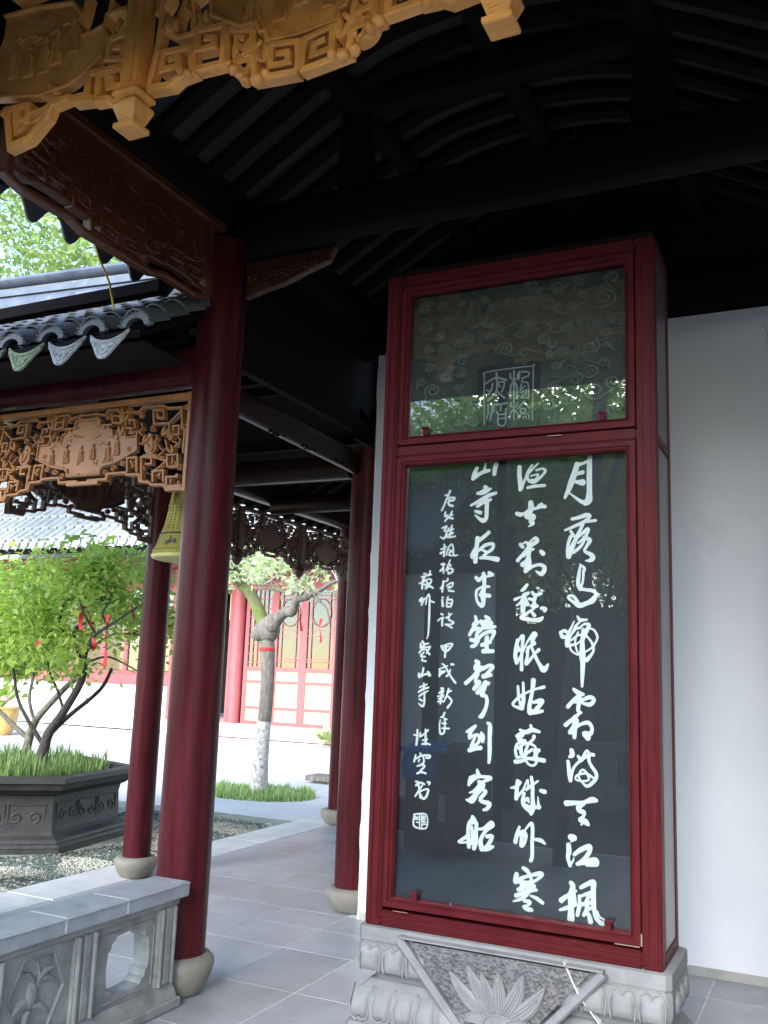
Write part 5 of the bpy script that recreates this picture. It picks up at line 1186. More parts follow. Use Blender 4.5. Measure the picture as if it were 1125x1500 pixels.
# roof profile across the pavilion
PR = [(-3.34, 3.70), (-3.1, 3.84), (-2.8, 4.02), (-2.4, 4.26), (-2.05, 4.45), (-1.75, 4.555), (-1.36, 4.59), (-.97, 4.555), (-.67, 4.45), (-.32, 4.26), (.08, 4.02), (.38, 3.84), (.62, 3.70)]
PRs = [(a, b) for a, b, c in smooth_line([(x, z, 0) for x, z in PR], 3)]
roofp = thing('pavilion_roof', 'curved pavilion roof with dark rafters, ceiling bricks darkened for the roof shade and drip tiles at the left eave', 'roof', (-1.36, 3.4, 4.6))
y = 1.28; k = 0
while y < 5.40:
    ring = []
    mb = MB()
    V = []; F = []
    for (x, z) in PRs:
        V += [(x, y - .04, z - .065), (x, y + .04, z - .065), (x, y + .04, z), (x, y - .04, z)]
    n = len(PRs)
    for i in range(n - 1):
        for q in range(4):
            F.append((i * 4 + q, i * 4 + (q + 1) % 4, (i + 1) * 4 + (q + 1) % 4, (i + 1) * 4 + q))
    F += [(3, 2, 1, 0), tuple((n - 1) * 4 + q for q in range(4))]
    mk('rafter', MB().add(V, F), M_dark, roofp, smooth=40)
    # ceiling bricks of this bay
    if y + .205 < 5.45:
        V = []; F = []
        for (x, z) in PRs:
            V += [(x, y + .0405, z - .012), (x, y + .1645, z - .012), (x, y + .1645, z - .002), (x, y + .0405, z - .002)]
        F = []
        for i in range(n - 1):
            for q in range(4):
                F.append((i * 4 + q, i * 4 + (q + 1) % 4, (i + 1) * 4 + (q + 1) % 4, (i + 1) * 4 + q))
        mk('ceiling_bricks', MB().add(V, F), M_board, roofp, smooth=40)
    y += .205; k += 1
V = []; F = []
for (x, z) in PRs:
    V += [(x, 1.2, z + .001), (x, 5.62, z + .001), (x, 5.62, z + .10), (x, 1.2, z + .10)]
n = len(PRs)
for i in range(n - 1):
    for q in range(4):
        F.append((i * 4 + q, i * 4 + (q + 1) % 4, (i + 1) * 4 + (q + 1) % 4, (i + 1) * 4 + q))
F += [(3, 2, 1, 0), tuple((n - 1) * 4 + q for q in range(4))]
mk('tile_bed', MB().add(V, F), M_dark, roofp)
mk('fascia_board', MB().box(-3.36, 1.2, 3.66, -3.335, 5.0, 3.80), M_dark, roofp)

# unseen front eave, its depth and edge shaped to limit sky light inside
fe = thing('front_eave', 'unseen front eave of the pavilion, above the frame, its edge set to shade the interior', 'eave', (-1.36, 1.5, 3.7))
mk('eave_boards', MB().rings([[(x, 1.05, 3.61), (x, 2.16, 4.28), (x, 2.16, 4.36), (x, 1.05, 3.69)] for x in (-4.2, .62)]), M_dark, fe)
x = -3.3
while x < .55:
    mk('rafter', MB().rings([[(xx, 1.07, 3.56), (xx, 2.16, 4.22), (xx, 2.16, 4.277), (xx, 1.07, 3.617)] for xx in (x, x + .07)]), M_dark, fe)
    x += .22
mk('eave_edge', MB().box(-3.4, 1.01, 3.55, .62, 1.0495, 3.70), M_dark, fe)
# unseen roof added right of the pavilion to shut out sky light
sr = thing('sky_block_roof', 'added dark roof right of the pavilion, out of view, blocking the sky', 'roof', (1.8, 3, 3.8))
mk('roof_boards', MB().rings([[(.50, y, 3.60), (3.6, y, 3.95), (3.6, y, 4.05), (.50, y, 3.70)] for y in (.9, 5.6)]), M_dark, sr)
mk('sky_block_front', MB().box(.5, .9, 3.2, 3.4, .95, 3.7), M_dark, sr)

# --- tile makers
def barrel(p0, p1, r0, r1, nrm, n=8, th=.008, m=M_tile, parent=None, name='cover_tile'):
    """half-round tile between p0 and p1 (axis), opening downwards"""
    p0, p1, nrm = Vector(p0), Vector(p1), Vector(nrm).normalized()
    ax = (p1 - p0).normalized(); s = ax.cross(nrm).normalized()
    V = []; F = []
    for p, r in ((p0, r0), (p1, r1)):
        for rr in (r, r - th):
            for k in range(n + 1):
                a = math.pi * k / n
                V.append(p + s * rr * math.cos(a) + nrm * rr * math.sin(a))
    m1 = n + 1
    for k in range(n):
        F += [(k, k + 1, 2 * m1 + k + 1, 2 * m1 + k), (m1 + k + 1, m1 + k, 3 * m1 + k, 3 * m1 + k + 1), (k + 1, k, m1 + k, m1 + k + 1), (2 * m1 + k, 2 * m1 + k + 1, 3 * m1 + k + 1, 3 * m1 + k)]
    F += [(0, m1, 3 * m1, 2 * m1), (n, 2 * m1 + n, 3 * m1 + n, m1 + n)]
    return mk(name, MB().add(V, F), m, parent, smooth=50)
def drip_tile(c, axis, fwd, w=.20, h=.115, m=M_tilef, parent=None, tilt=.25):
    """curved triangular drip plate hanging from an eave; c = top middle"""
    c, ax, fw_ = Vector(c), Vector(axis).normalized(), Vector(fwd).normalized()
    up_ = Vector((0, 0, 1))
    topc = lambda u: -.045 * (1 - (2 * u / w) ** 2)
    def out(u):
        a = abs(2 * u / w)
        return -h * (1 - a ** 1.35) + .004 - .012 * math.sin(a * math.pi * 2) * (1 - a)
    us = [w * (-.5 + k / 16) for k in range(17)]
    P = [(u, topc(u) + .012) for u in us] + [(u, min(topc(u) + .004, out(u) - .012)) for u in reversed(us[1:-1])]
    mp = lambda u, v, d: c + ax * u + up_ * v + fw_ * (d + (-v) * tilt)
    o = mk('drip_tile', MB().prism(P, mp, -.007, .007), m, parent, bevel=.002)
    rim = [(u * .90, topc(u) - .004, .007) for u in us]
    mk('drip_rim', MB().fret(rim, mp, .003, .012), m, parent)
    rim2 = [(u * .88, min(topc(u) - .006, out(u) * .86 - .004), .005) for u in us[1:-1]]
    mk('drip_rim', MB().fret(rim2, mp, .003, .011), m, parent)
    r = random.Random(int(c.x * 1000) + int(c.y * 777))
    for k in range(5):
        u0 = (-.05 + .025 * k) * w / .2; v0 = topc(u0) - .022 - .018 * (1 - abs(k - 2) / 2)
        pts = [(u0 + .011 * (1 - t) * math.cos(t * 7 + k), v0 + .010 * (1 - t) * math.sin(t * 7 + k), .0045) for t in np.linspace(0, .9, 7)]
        mk('drip_relief', MB().fret(pts, mp, .003, .010), m, parent)
    return o
def eave_cap(c, axis, fwd, r=.085, parent=None):
    """half-round end tile with a toothed rim"""
    c, ax, fw_ = Vector(c), Vector(axis).normalized(), Vector(fwd).normalized(); up_ = Vector((0, 0, 1))
    mp = lambda u, v, d: c + ax * u + up_ * v + fw_ * d
    arc = [(r * math.cos(t), r * .82 * math.sin(t)) for t in np.linspace(0, math.pi, 15)]
    arc2 = [(.62 * a, .55 * b) for a, b in arc]
    mk('end_cap', MB().prism(arc + arc2[::-1], mp, -.02, .006), M_tile, parent)
    for k in range(11):
        t = math.pi * (k + .5) / 11
        a, b = r * 1.02 * math.cos(t), r * .84 * math.sin(t)
        mk('cap_tooth', MB().blob(tuple(mp(a, b, -.006)), (.010, .022, .010), 6, 5), M_tile, parent, smooth=60)
# drip tiles on the pavilion's left eave (seen from behind, under the shaded side fascia)
for k in range(12):
    yy_ = 1.50 + .243 * k
    drip_tile((-3.35, yy_, 3.69), (0, 1, 0), (-1, 0, 0), w=.215, h=.12, m=M_tile, parent=roofp, tilt=.15)
    eave_cap((-3.36, yy_ + .12, 3.71), (0, 1, 0), (-1, 0, 0), .07, roofp)

# ------------------------------------------------------------------ covered walk roof
walk = thing('walkway_roof', 'grey tiled eave of the covered walk with scalloped drip tiles and a layered ridge', 'roof', (-4.2, 4.3, 3.0))
YE, ZE, YR, ZR = 3.22, 3.075, 4.30, 3.70
sl = (ZR - ZE) / (YR - YE)
nr = Vector((0, -sl, 1)).normalized()
SP = .268
mk('tile_bed', MB().rings([[(x, YE - .02, ZE - .075), (x, YR, ZR - .07), (x, YR, ZR - .03), (x, YE - .02, ZE - .035)] for x in (-6.5, -2.86)]), M_dark, walk)
k = 0
x = -2.896
while x > -6.4:
    # cover tiles, six overlapping courses
    for q in range(8):
        t0, t1 = q / 8 - .012, (q + 1) / 8 + .02
        t0 = max(0, t0)
        p0 = (x, YE + (YR - YE) * t0, ZE + (ZR - ZE) * t0 - .010 + .010)
        p1 = (x, YE + (YR - YE) * t1, ZE + (ZR - ZE) * t1 - .018)
        barrel(p0, p1, .078, .070, nr, parent=walk, n=8)
    eave_cap((x, YE - .012, ZE - .012), (1, 0, 0), (0, -1, 0), .088, walk)
    xm = x + SP / 2
    for q in range(7):
        t0, t1 = q / 7, (q + 1) / 7 + .02
        V = []; n_ = 6
        for (t, dz) in ((t0, -.012), (t1, -.030)):
            for j in range(n_ + 1):
                u = -.10 + .20 * j / n_
                V.append((xm + u, YE + (YR - YE) * t, ZE + (ZR - ZE) * t + dz - .03 * (1 - (u / .10) ** 2)))
        F = [(j, j + 1, n_ + 2 + j, n_ + 1 + j) for j in range(n_)]
        if k > 0: mk('pan_tile', MB().add(V, F), M_tile, walk, smooth=60)
    mm = M_tilem if k in (3, 4, 6) else M_tilef
    if k > 0: drip_tile((x + SP / 2, YE - .035, ZE - .042), (1, 0, 0), (0, -1, 0), w=.235, h=.125, m=mm, parent=walk, tilt=.28)
    x -= SP; k += 1
# ridge built of stacked courses, sweeping up slightly to the left
def ridge_course(y0, y1, z0, z1, nm, rnd=True, m=M_ridge, x0=-7.0, x1=-2.86, rise=.055):
    n = 18; rs_ = []
    for i in range(n + 1):
        x = x1 + (x0 - x1) * i / n
        dz = rise * (x1 - x)
        yc, zc, hy, hz = (y0 + y1) / 2, (z0 + z1) / 2, (y1 - y0) / 2, (z1 - z0) / 2
        if rnd: ring = [(x, yc + hy * math.cos(a), zc + dz + hz * math.sin(a)) for a in np.linspace(0, 2 * math.pi, 15)[:-1]]
        else: ring = [(x, y0, z0 + dz), (x, y1, z0 + dz), (x, y1, z1 + dz), (x, y0, z1 + dz)]
        rs_.append(ring)
    return mk(nm, MB().rings(rs_), m, walk, smooth=50)
ridge_course(4.22, 4.46, 3.66, 3.84, 'ridge_roll')
ridge_course(4.27, 4.44, 3.80, 3.826, 'ridge_shadow_course', False, M_tile)
ridge_course(4.25, 4.46, 3.826, 3.866, 'ridge_band', False)
ridge_course(4.27, 4.44, 3.866, 3.888, 'ridge_shadow_course', False, M_tile)
ridge_course(4.23, 4.47, 3.885, 3.985, 'ridge_cap')
# rear slope and the arm of the walk that goes on behind
mk('rear_slope', MB().rings([[(x, YR, ZR - .07), (x, 6.2, 2.95), (x, 6.2, 3.02), (x, YR, ZR)] for x in (-6.5, -2.86)]), M_dark, walk)
arm = thing('walkway_roof_arm', 'dark underside of the covered walk roof running back between the column rows', 'roof', (-3.7, 8, 3.3))
for s, x0 in ((1, -2.35), (-1, -4.85)):
    mk('roof_slope', MB().rings([[(x0, y, 2.98), (-3.70, y, 3.62), (-3.70, y, 3.70), (x0, y, 3.08)] for y in (5.6, 12.8)]), M_dark, arm)
    y = 5.7
    while y < 12.6:
        mk('rafter', MB().rings([[(x0, yy, 2.92), (-3.70 + s * .003, yy, 3.56), (-3.70 + s * .003, yy, 3.612), (x0, yy, 2.972)] for yy in (y, y + .07)]), M_dark, arm)
        y += .22
mk('end_boards', MB().box(-5.0, 12.7, 2.9, -2.4, 12.75, 3.6), M_dark, arm)
mk('front_boards', MB().box(-2.89, 3.95, 3.1, -2.84, 5.4, 4.0), M_dark, arm)
fr2 = thing('walkway_timbers', 'dark red tie beams and purlins under the covered walk, catching the courtyard light', 'timber frame', (-3.7, 5, 2.95))
rbeam('eave_beam', (-2.95, 3.80, 3.06), (-6.5, 3.80, 3.06), .14, .21, M_col, fr2)
rbeam('purlin', (-2.95, 3.62, 3.20), (-6.5, 3.62, 3.20), .11, .12, M_dark, fr2)
rbeam('tie_beam', (-2.88, 4.0, 2.93), (-2.88, 5.45, 2.90), .075, .15, M_darkg, fr2)
rbeam('tie_beam', (-4.46, 5.55, 2.90), (-2.96, 5.55, 2.90), .12, .17, M_darkg, fr2)
rbeam('side_beam', (XB + .10, 3.9, 3.0), (XB + .10, 5.45, 3.0), .12, .17, M_darkg, fr2)
rbeam('side_beam', (XB + .10, 5.65, 3.02), (XB + .10, 12.4, 3.02), .13, .17, M_darkg, fr2)
rbeam('side_beam', (-2.84, 5.7, 2.99), (-2.84, 12.4, 2.99), .12, .17, M_darkg, fr2)
for y in (6.9, 8.5, 10.2):
    rbeam('tie_beam', (-4.46, y, 2.93), (-2.9, y, 2.93), .11, .15, M_darkg, fr2)
mb = MB()
pts = [(-4.3 + 1.3 * k / 8, 7.4, 3.02 + .10 * math.sin(math.pi * k / 8)) for k in range(9)]
mk('bowed_beam', mb.tube(pts, [.05 + .02 * math.sin(math.pi * k / 8) for k in range(9)], 12), M_darkg, fr2, smooth=60)
# carved bits on the tie beam between thick column and wall end
for k in range(3):
    yy_ = 4.35 + .36 * k
    for q in range(5):
        mk('beam_carving', MB().blob((-2.86 + .02 * math.sin(q * 2), yy_ + .03 * q, 2.842), (.014, .012, .008), 8, 5), M_dark, fr2, smooth=60)
# slope of rafters seen inside the walk junction
y = 3.35
while y < 5.5:
    mk('rafter', MB().rings([[(x, 0, 0) for x in (0,)] * 3]) if False else MB().box(-4.6, y, 3.30, -2.9, y + .06, 3.36), M_dark, fr2)
    y += .24
mk('soffit_boards', MB().box(-6.4, 3.24, 3.0, -2.88, 3.60, 3.012), M_dark, fr2)
mk('ceiling_boards', MB().box(-5.1, 3.7, 3.361, -2.88, 5.9, 3.38), M_dark, fr2)

# solid wall on the right of the far arm, from the wall end backwards
w2 = thing('plaster_wall', 'white wall return behind the wall-end column, mostly hidden', 'wall', (-2.5, 9, 0))
mk('wall_body', MB().box(-2.70, YW + .161, 0, -2.55, 12.6, 3.0), M_plaster, w2)

# ------------------------------------------------------------------ yellow bell plaque
bl = thing('yellow_bell', 'yellow painted hanging bell with black characters, tucked between lattice foot and thick column', 'bell', (-3.22, 4.12, 2.1))
BC = (-3.215, 4.12)
bp_ = [(.088, 2.47), (.100, 2.455), (.108, 2.40), (.118, 2.33), (.130, 2.26), (.146, 2.215), (.152, 2.20), (.160, 2.17), (.178, 2.12), (.190, 2.092)]
mk('bell_body', MB().lathe(BC[0], BC[1], bp_, 48, False), M_bell, bl, smooth=60)
mk('bell_crown', MB().lathe(BC[0], BC[1], [(.088, 2.47), (.06, 2.485), (.02, 2.49)], 32), M_bell, bl, smooth=60)
mk('bell_lip', MB().lathe(BC[0], BC[1], [(.1905, 2.092), (.186, 2.078), (.160, 2.070), (.12, 2.085), (.05, 2.10), (.0, 2.10)], 48, False), M_bellin, bl, smooth=60)
for z, r in ((2.208, .151), (2.373, .1125), (2.12, .180)):
    mk('bell_band', MB().lathe(BC[0], BC[1], [(r + .001, z - .004), (r + .005, z), (r + .001, z + .004)], 48, False), M_bell if z != 2.208 else M_barkd, bl, smooth=60)
mk('bell_loop', MB().tube([(BC[0], BC[1], 2.48), (BC[0] + .02, BC[1], 2.52), (BC[0], BC[1], 2.56), (BC[0] - .02, BC[1], 2.52), (BC[0], BC[1], 2.48)], .006, 6), M_ochre, bl)
mk('bell_cord', MB().tube([(BC[0], BC[1], 2.56), (BC[0], BC[1], 3.30)], .004, 6), M_ochre, bl)
def rad_at(z):
    for (r1, z1), (r2, z2) in zip(bp_[:-1], bp_[1:]):
        if z2 <= z <= z1: return r1 + (r2 - r1) * (z1 - z) / (z1 - z2)
    return .15
CD = dict((k, v) for k, v in CHARS[::-1]); small = dict((k, v) for k, v in CHARS)
def on_bell(ch, zc, size, ang0, m=None):
    rows = parse(small[ch], -1.18, 1.5); al = np.array([p for r in rows for p in r])
    cx, cz = (al[:, 0].min() + al[:, 0].max()) / 2, (al[:, 1].min() + al[:, 1].max()) / 2; hh = al[:, 1].max() - al[:, 1].min()
    k = size / hh
    rows = [[((a - cx) * k, (b - cz) * k, c * k) for a, b, c in r] for r in rows]
    def mp(a, b):
        z = zc + b; r = rad_at(z) + .0025; th = ang0 + a / r
        return (BC[0] + r * math.sin(th), BC[1] - r * math.cos(th), z)
    flat_char('black_character', rows, 0, m or M_barkd, bl, cell=.0012, mp=mp)
A0 = math.atan2(-BC[0] * -1, BC[1]) * -1
A0 = math.atan2(-(BC[0]), BC[1])          # direction of the viewer seen from the bell, about its axis
on_bell('寒', 2.415, .062, A0 - .78)
on_bell('山', 2.165, .045, A0 - .55)
on_bell('寺', 2.165, .05, A0 - 1.25, M_binred)
for col_ in range(-4, 5):
    for q in range(8):
        z = 2.35 - .0165 * q; r = rad_at(z) + .001; th = A0 - .2 + col_ * .22
        mk('bell_stud', MB().blob((BC[0] + r * math.sin(th), BC[1] - r * math.cos(th), z), (.0032, .0032, .0045), 6, 4), M_barkd, bl)
# ochre cord hanging from the pavilion eave
cd = MB().tube([(-3.27, 3.26, 3.72), (-3.262, 3.258, 3.60), (-3.20, 3.25, 3.47), (-3.11, 3.235, 3.33), (-3.045, 3.22, 3.165)], .0055, 6)
o = mk('eave_cord', cd, M_ochre, smooth=60); tag(o, 'thin ochre cord hanging in front of the tiled roof at upper left', 'cord')

# ------------------------------------------------------------------ temple hall across the court
hall = thing('temple_hall', 'bright temple hall with red lattice doors, cream lower panels and tiled roof paled for the glare', 'hall', (-13, 17.2, 0))
mk('plinth', MB().box(-13.75, 17.2, 0, -6.0, 21, .295), M_rosel, hall, bevel=.02)
for x in (-12.02, -9.28, -6.6):
    mk('column', MB().lathe(x, 17.45, [(.16, .295), (.16, 3.7)], 20), M_rose, hall, smooth=60)
mk('column', MB().lathe(-13.62, 17.35, [(.15, .2), (.15, 3.7)], 20), M_rose, hall, smooth=60)
mk('column_foot', MB().lathe(-13.62, 17.35, [(.2, -.01), (.24, .12), (.17, .2)], 20), M_hallwall, hall, smooth=60)
mk('column', MB().lathe(-19.6, 17.35, [(.15, .0), (.15, 3.7)], 20), M_rose, hall, smooth=60)
def door(x0, x1, lattice='full', y=17.45):
    d = mk('door_leaf', MB().box(x0, y, .30, x0 + .09, y + .06, 3.30).box(x1 - .09, y, .30, x1, y + .06, 3.30), M_rose, hall)
    for z0, z1 in ((.30, .37), (.62, .68), (1.18, 1.24), (1.44, 1.53), (3.22, 3.30)):
        mk('door_rail', MB().box(x0 + .0905, y + .003, z0, x1 - .0905, y + .057, z1), M_rose, d)
    for z0, z1 in ((.37, .62), (.68, 1.18), (1.24, 1.44)):
        mk('cream_panel', MB().box(x0 + .0905, y + .025, z0, x1 - .0905, y + .045, z1), M_cream, d)
    if z1: mk('panel_bead', MB().fret([(x0 + .2, .76, .012), (x1 - .2, .76, .012), (x1 - .2, 1.10, .012), (x0 + .2, 1.10, .012), (x0 + .2, .76, .012)], lambda u, v, q: (u, y + .025 - q, v), 0, .008), M_cream, d)
    mk('pane', MB().box(x0 + .0905, y + .035, 1.53, x1 - .0905, y + .039, 3.22), M_glass2, d)
    xs = [x0 + .09 + (x1 - x0 - .18) * k / 5 for k in range(1, 5)] if lattice == 'full' else [x0 + .19, x1 - .19]
    for q, xx in enumerate(xs):
        mk('lattice_bar', MB().box(xx - .008, y + .012, 1.53, xx + .008, y + .030, 3.22), M_rose, d)
    zs = np.arange(1.62, 3.2, .2) if lattice == 'full' else (1.66, 1.72, 2.22, 2.35, 3.02, 3.10)
    for zz in zs:
        mk('lattice_bar', MB().box(x0 + .0905, y + .010, zz - .008, x1 - .0905, y + .028, zz + .008), M_rose, d)
    if lattice != 'full':
        cx_ = (x0 + x1) / 2; P = [(cx_ + .24 * math.cos(t), 2.72 + .30 * math.sin(t), .014) for t in np.linspace(0, 6.28, 17)]
        mk('lattice_ring', MB().fret(P, lambda u, v, q: (u, y + .011 - q, v), 0, .01), M_rose, d, smooth=60)
door(-11.82, -11.07); door(-11.07, -10.32, 'ring'); door(-10.32, -9.50, 'ring')
door(-9.1, -8.35, 'ring'); door(-8.35, -7.6, 'ring'); door(-7.6, -6.8, 'ring')
mk('door_head', MB().box(-13.4, 17.42, 3.301, -6.7, 17.54, 3.42), M_rose, hall)
mk('transom', MB().box(-13.4, 17.45, 3.421, -6.7, 17.52, 3.75), M_binred, hall)
mk('lintel_beam', MB().box(-20, 17.3, 3.751, -6.2, 17.5, 4.05), M_rose, hall)
mk('folded_door', MB().box(-12.30, 17.5, .30, -12.22, 18.2, 3.30), M_rose, hall)
mk('door_notice', MB().box(-12.33, 17.52, 2.55, -12.305, 17.9, 3.15), M_cream, hall)
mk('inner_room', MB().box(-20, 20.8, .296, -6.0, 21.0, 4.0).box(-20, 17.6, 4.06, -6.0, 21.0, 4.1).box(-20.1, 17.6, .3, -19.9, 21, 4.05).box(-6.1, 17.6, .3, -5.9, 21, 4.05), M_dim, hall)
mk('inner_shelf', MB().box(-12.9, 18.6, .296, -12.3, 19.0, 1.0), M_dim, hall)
mk('window_wall', MB().box(-19.5, 17.4, 0, -13.75, 17.6, 1.02), M_hallwall, hall)
mk('window_sill', MB().box(-19.5, 17.34, 1.021, -13.75, 17.62, 1.26), M_rose, hall, bevel=.01)
for k in range(8):
    x0 = -19.4 + .7 * k
    f = mk('window_frame', MB().box(x0, 17.45, 1.262, x0 + .06, 17.52, 3.30).box(x0 + .64, 17.45, 1.262, x0 + .70, 17.52, 3.30).box(x0 + .061, 17.45, 1.262, x0 + .639, 17.52, 1.33).box(x0 + .061, 17.45, 3.23, x0 + .639, 17.52, 3.30), M_rose, hall)
    mk('pane', MB().box(x0 + .061, 17.485, 1.331, x0 + .639, 17.489, 3.229), M_glass2, f)
mk('door_head', MB().box(-19.5, 17.42, 3.301, -13.75, 17.54, 3.74), M_binred, hall)
# roof
ZE2, YE2, ZR2, YR2 = 4.12, 15.2, 7.4, 19.2
prf = [(YE2 + (YR2 - YE2) * t, ZE2 + (ZR2 - ZE2) * (t * .82 + .18 * t * t)) for t in np.linspace(0, 1, 9)]
mk('roof', MB().rings([[(x, y, z) for y, z in prf] + [(x, y, z - .15) for y, z in reversed(prf)] for x in (-24, -4.5)]), M_hallroof, hall)
mk('roof_back', MB().rings([[(x, YR2, ZR2), (x, 23, 4.2), (x, 23, 4.05), (x, YR2, ZR2 - .15)] for x in (-24, -4.5)]), M_hallroof, hall)
mb = MB()
x = -23.9
while x < -4.6:
    V = []; nn = 5
    for y, z in prf:
        for q in range(nn + 1):
            a = math.pi * q / nn; V.append((x + .085 * math.cos(a), y, z + .005 + .075 * math.sin(a)))
    F = [(i * (nn + 1) + q, i * (nn + 1) + q + 1, (i + 1) * (nn + 1) + q + 1, (i + 1) * (nn + 1) + q) for i in range(len(prf) - 1) for q in range(nn)]
    F.append(tuple(range(nn + 1)))
    mb.add(V, F)
    for i in range(0, 8):  # course steps
        y, z = prf[i]
        mb.box(x - .088, y - .012, z, x + .088, y + .012, z + .085)
    x += .26
mk('tile_rows', mb, M_hallroof, hall, smooth=60, kind='stuff')
x = -18.6; 
while x < -12.5:
    mk('drip_tile', MB().prism([(x + .02, 0), (x + .24, 0), (x + .21, -.09), (x + .13, -.20), (x + .05, -.09)], lambda u, v, d: (u, YE2 - .02 - d, ZE2 + v), 0, .02), M_tilef, hall)
    x += .26
mk('roof_ridge', MB().box(-24, 19.0, 7.35, -4.5, 19.4, 7.85), M_ridge, hall)
mk('eave_board', MB().box(-24, 15.25, 3.86, -4.5, 15.35, 4.0), M_dark, hall)
mk('eave_soffit', MB().rings([[(x, 15.36, 3.99), (x, 17.5, 4.3), (x, 17.5, 4.34), (x, 15.36, 4.03)] for x in (-24, -4.5)]), M_binred, hall)
mk('dark_name_board', MB().box(-18.6, 16.9, 3.02, -16.6, 17.0, 3.42), M_ridge, hall)

# potted palm at the left edge and shrub by the far steps
pp = thing('potted_plant', 'ochre glazed pot with a strappy green plant at the left edge, behind the planter', 'potted plant', (-15.2, 13.9, 0))
mk('pot', MB().lathe(-15.25, 13.95, [(.22, -.01), (.30, .12), (.36, .35), (.38, .50), (.42, .52), (.42, .56), (.36, .56)], 28), M_pot, pp, smooth=50)
def strap(cx, cy, cz, n, L, w, m, parent, seed, nm='leaf'):
    r = random.Random(seed)
    for k in range(n):
        a = r.uniform(0, 6.28); l = L * r.uniform(.6, 1.1); e = r.uniform(.5, 1.3)
        V = []; 
        for j in range(7):
            t = j / 6
            d = l * t * math.cos(e * (1 - .0 * t)); z = l * t * math.sin(e) - l * .55 * t * t
            ww = w * math.sin(min(1, t * .9 + .12) * math.pi) ** .7
            x, y = cx + d * math.cos(a), cy + d * math.sin(a)
            V += [(x - ww * math.sin(a), y + ww * math.cos(a), cz + z), (x + ww * math.sin(a), y - ww * math.cos(a), cz + z)]
        F = [(2 * j, 2 * j + 1, 2 * j + 3, 2 * j + 2) for j in range(6)]
        mk(nm, MB().add(V, F), m, parent, smooth=60)
strap(-15.25, 13.95, .55, 34, 1.15, .05, M_leaf1, pp, 3)
mk('pink_flower_heads', MB().blob((-15.0, 13.8, .72), (.09, .09, .07), 10, 7), M_rosel, pp, smooth=60)
sh = thing('small_shrub', 'pale leafy shrub at the foot of the hall steps beside the dark columns', 'shrub', (-9.1, 16.6, 0))
strap(-9.15, 16.6, .05, 30, 1.0, .06, M_leafw, sh, 6)
bn = thing('stone_slab', 'thin grey stone slab lying on the court beside the far column', 'slab', (-6.25, 11.5, 0))
mk('slab_top', MB().box(-6.55, 11.3, .02, -5.95, 11.65, .09), M_bark, bn, bevel=.01)
mk('slab_foot', MB().box(-6.45, 11.36, -.012, -6.05, 11.58, .0195), M_bark, bn)

# ------------------------------------------------------------------ trees beyond the walk roof
def big_tree(x, y, h, r, n, m, label, seed, size=.12, trunk=.28, zc=None, group='tall trees beyond the roofs', spread=.45, squash=.75):
    t = thing('tall_tree', label, 'tree', (x, y, -.03), group)
    b = MB(); rs_ = random.Random(seed); rn_ = np.random.RandomState(seed)
    path([(x, y, -.03), (x + rs_.uniform(-.2, .2), y, h * .25), (x + rs_.uniform(-.3, .3), y, h * .5), (x + rs_.uniform(-.4, .4), y, h * .75)], trunk, trunk * .45, b, 12)
    tips = []
    zc = zc or h * .72
    for k in range(11):
        a = 6.28 * k / 11 + rs_.uniform(-.3, .3); z0 = h * rs_.uniform(.3, .65); e = rs_.uniform(.5, 1.0)
        tip = (x + r * e * math.cos(a), y + r * e * math.sin(a), zc + rs_.uniform(-.7, .8) * r * squash)
        b.tube(bez((x, y, z0), (x + r * .3 * math.cos(a), y + r * .3 * math.sin(a), z0 + .3 * r), tip, 6), [trunk * .35 * (1 - .12 * j) for j in range(7)], 6)
        twigs(rs_, b, tip, r * .35, trunk * .08, 2, tips); tips.append(tip)
    mk('trunk', b, M_barkd, t, smooth=60)
    cl = list(tips)
    for k in range(90):
        v = rn_.normal(0, 1, 3); v /= np.linalg.norm(v); q = rn_.uniform(.45, 1) ** .6
        cl.append((x + v[0] * r * q, y + v[1] * r * q, zc + v[2] * r * q * squash))
    V, F = leafcloud(rn_, cl, n, size, spread * r / 3); leafobj('crown', V, F, m, t)
    return t
big_tree(-16.2, 13.5, 13, 4.4, 15000, M_leaf2, 'glossy green broadleaf tree filling the upper left corner above the roof', 31, .15, zc=9.3, spread=.42)
big_tree(-19.5, 23, 15, 4.5, 9000, M_leaf2, 'green tree rising behind the temple hall roof at far left', 32, .2, zc=12, spread=.5)
big_tree(-10.5, 24, 14, 4.0, 7000, M_leaf3, 'dark green tree behind the right part of the hall', 33, .2, zc=10.5)

# ------------------------------------------------------------------ what the glass reflects: the garden behind the viewer
gh = thing('garden_gallery', 'white walled gallery with dark columns and tiled eave, reflected in the glass', 'gallery', (-5, -4, 0))
mk('wall', MB().box(-6, -3.75, 0, -3.62, -3.6, 3.0), M_plaster, gh)
for x in (-4.47, -3.50, -5.9):
    mk('column', MB().lathe(x, -3.42, [(.10, 0), (.10, 3.3)], 20), M_dark, gh, smooth=60)
mk('roof', MB().rings([[(x, -2.5, 3.0), (x, -4.4, 4.3), (x, -6.2, 3.1), (x, -6.2, 3.0), (x, -4.4, 4.15), (x, -2.5, 2.9)] for x in (-6.2, -4.1)]), M_tile, gh)
mk('eave_beam', MB().box(-6.1, -3.5, 2.75, -3.4, -3.35, 2.95), M_dark, gh)
gc2 = thing('garden_post', 'tall dark post behind the viewer for the dark column reflected in the glass', 'post', (-2.98, -1.6, 0))  # stands in for the dark column in the reflection, gives no light
mk('shaft', MB().lathe(-2.98, -1.6, [(.05, -.03), (.045, 5.0)], 12), M_dark, gc2, smooth=60)
mk('post_head', MB().lathe(-2.98, -1.6, [(.03, 5.0), (.16, 5.05), (.18, 5.3), (.05, 5.4)], 12), M_dark, gc2, smooth=60)
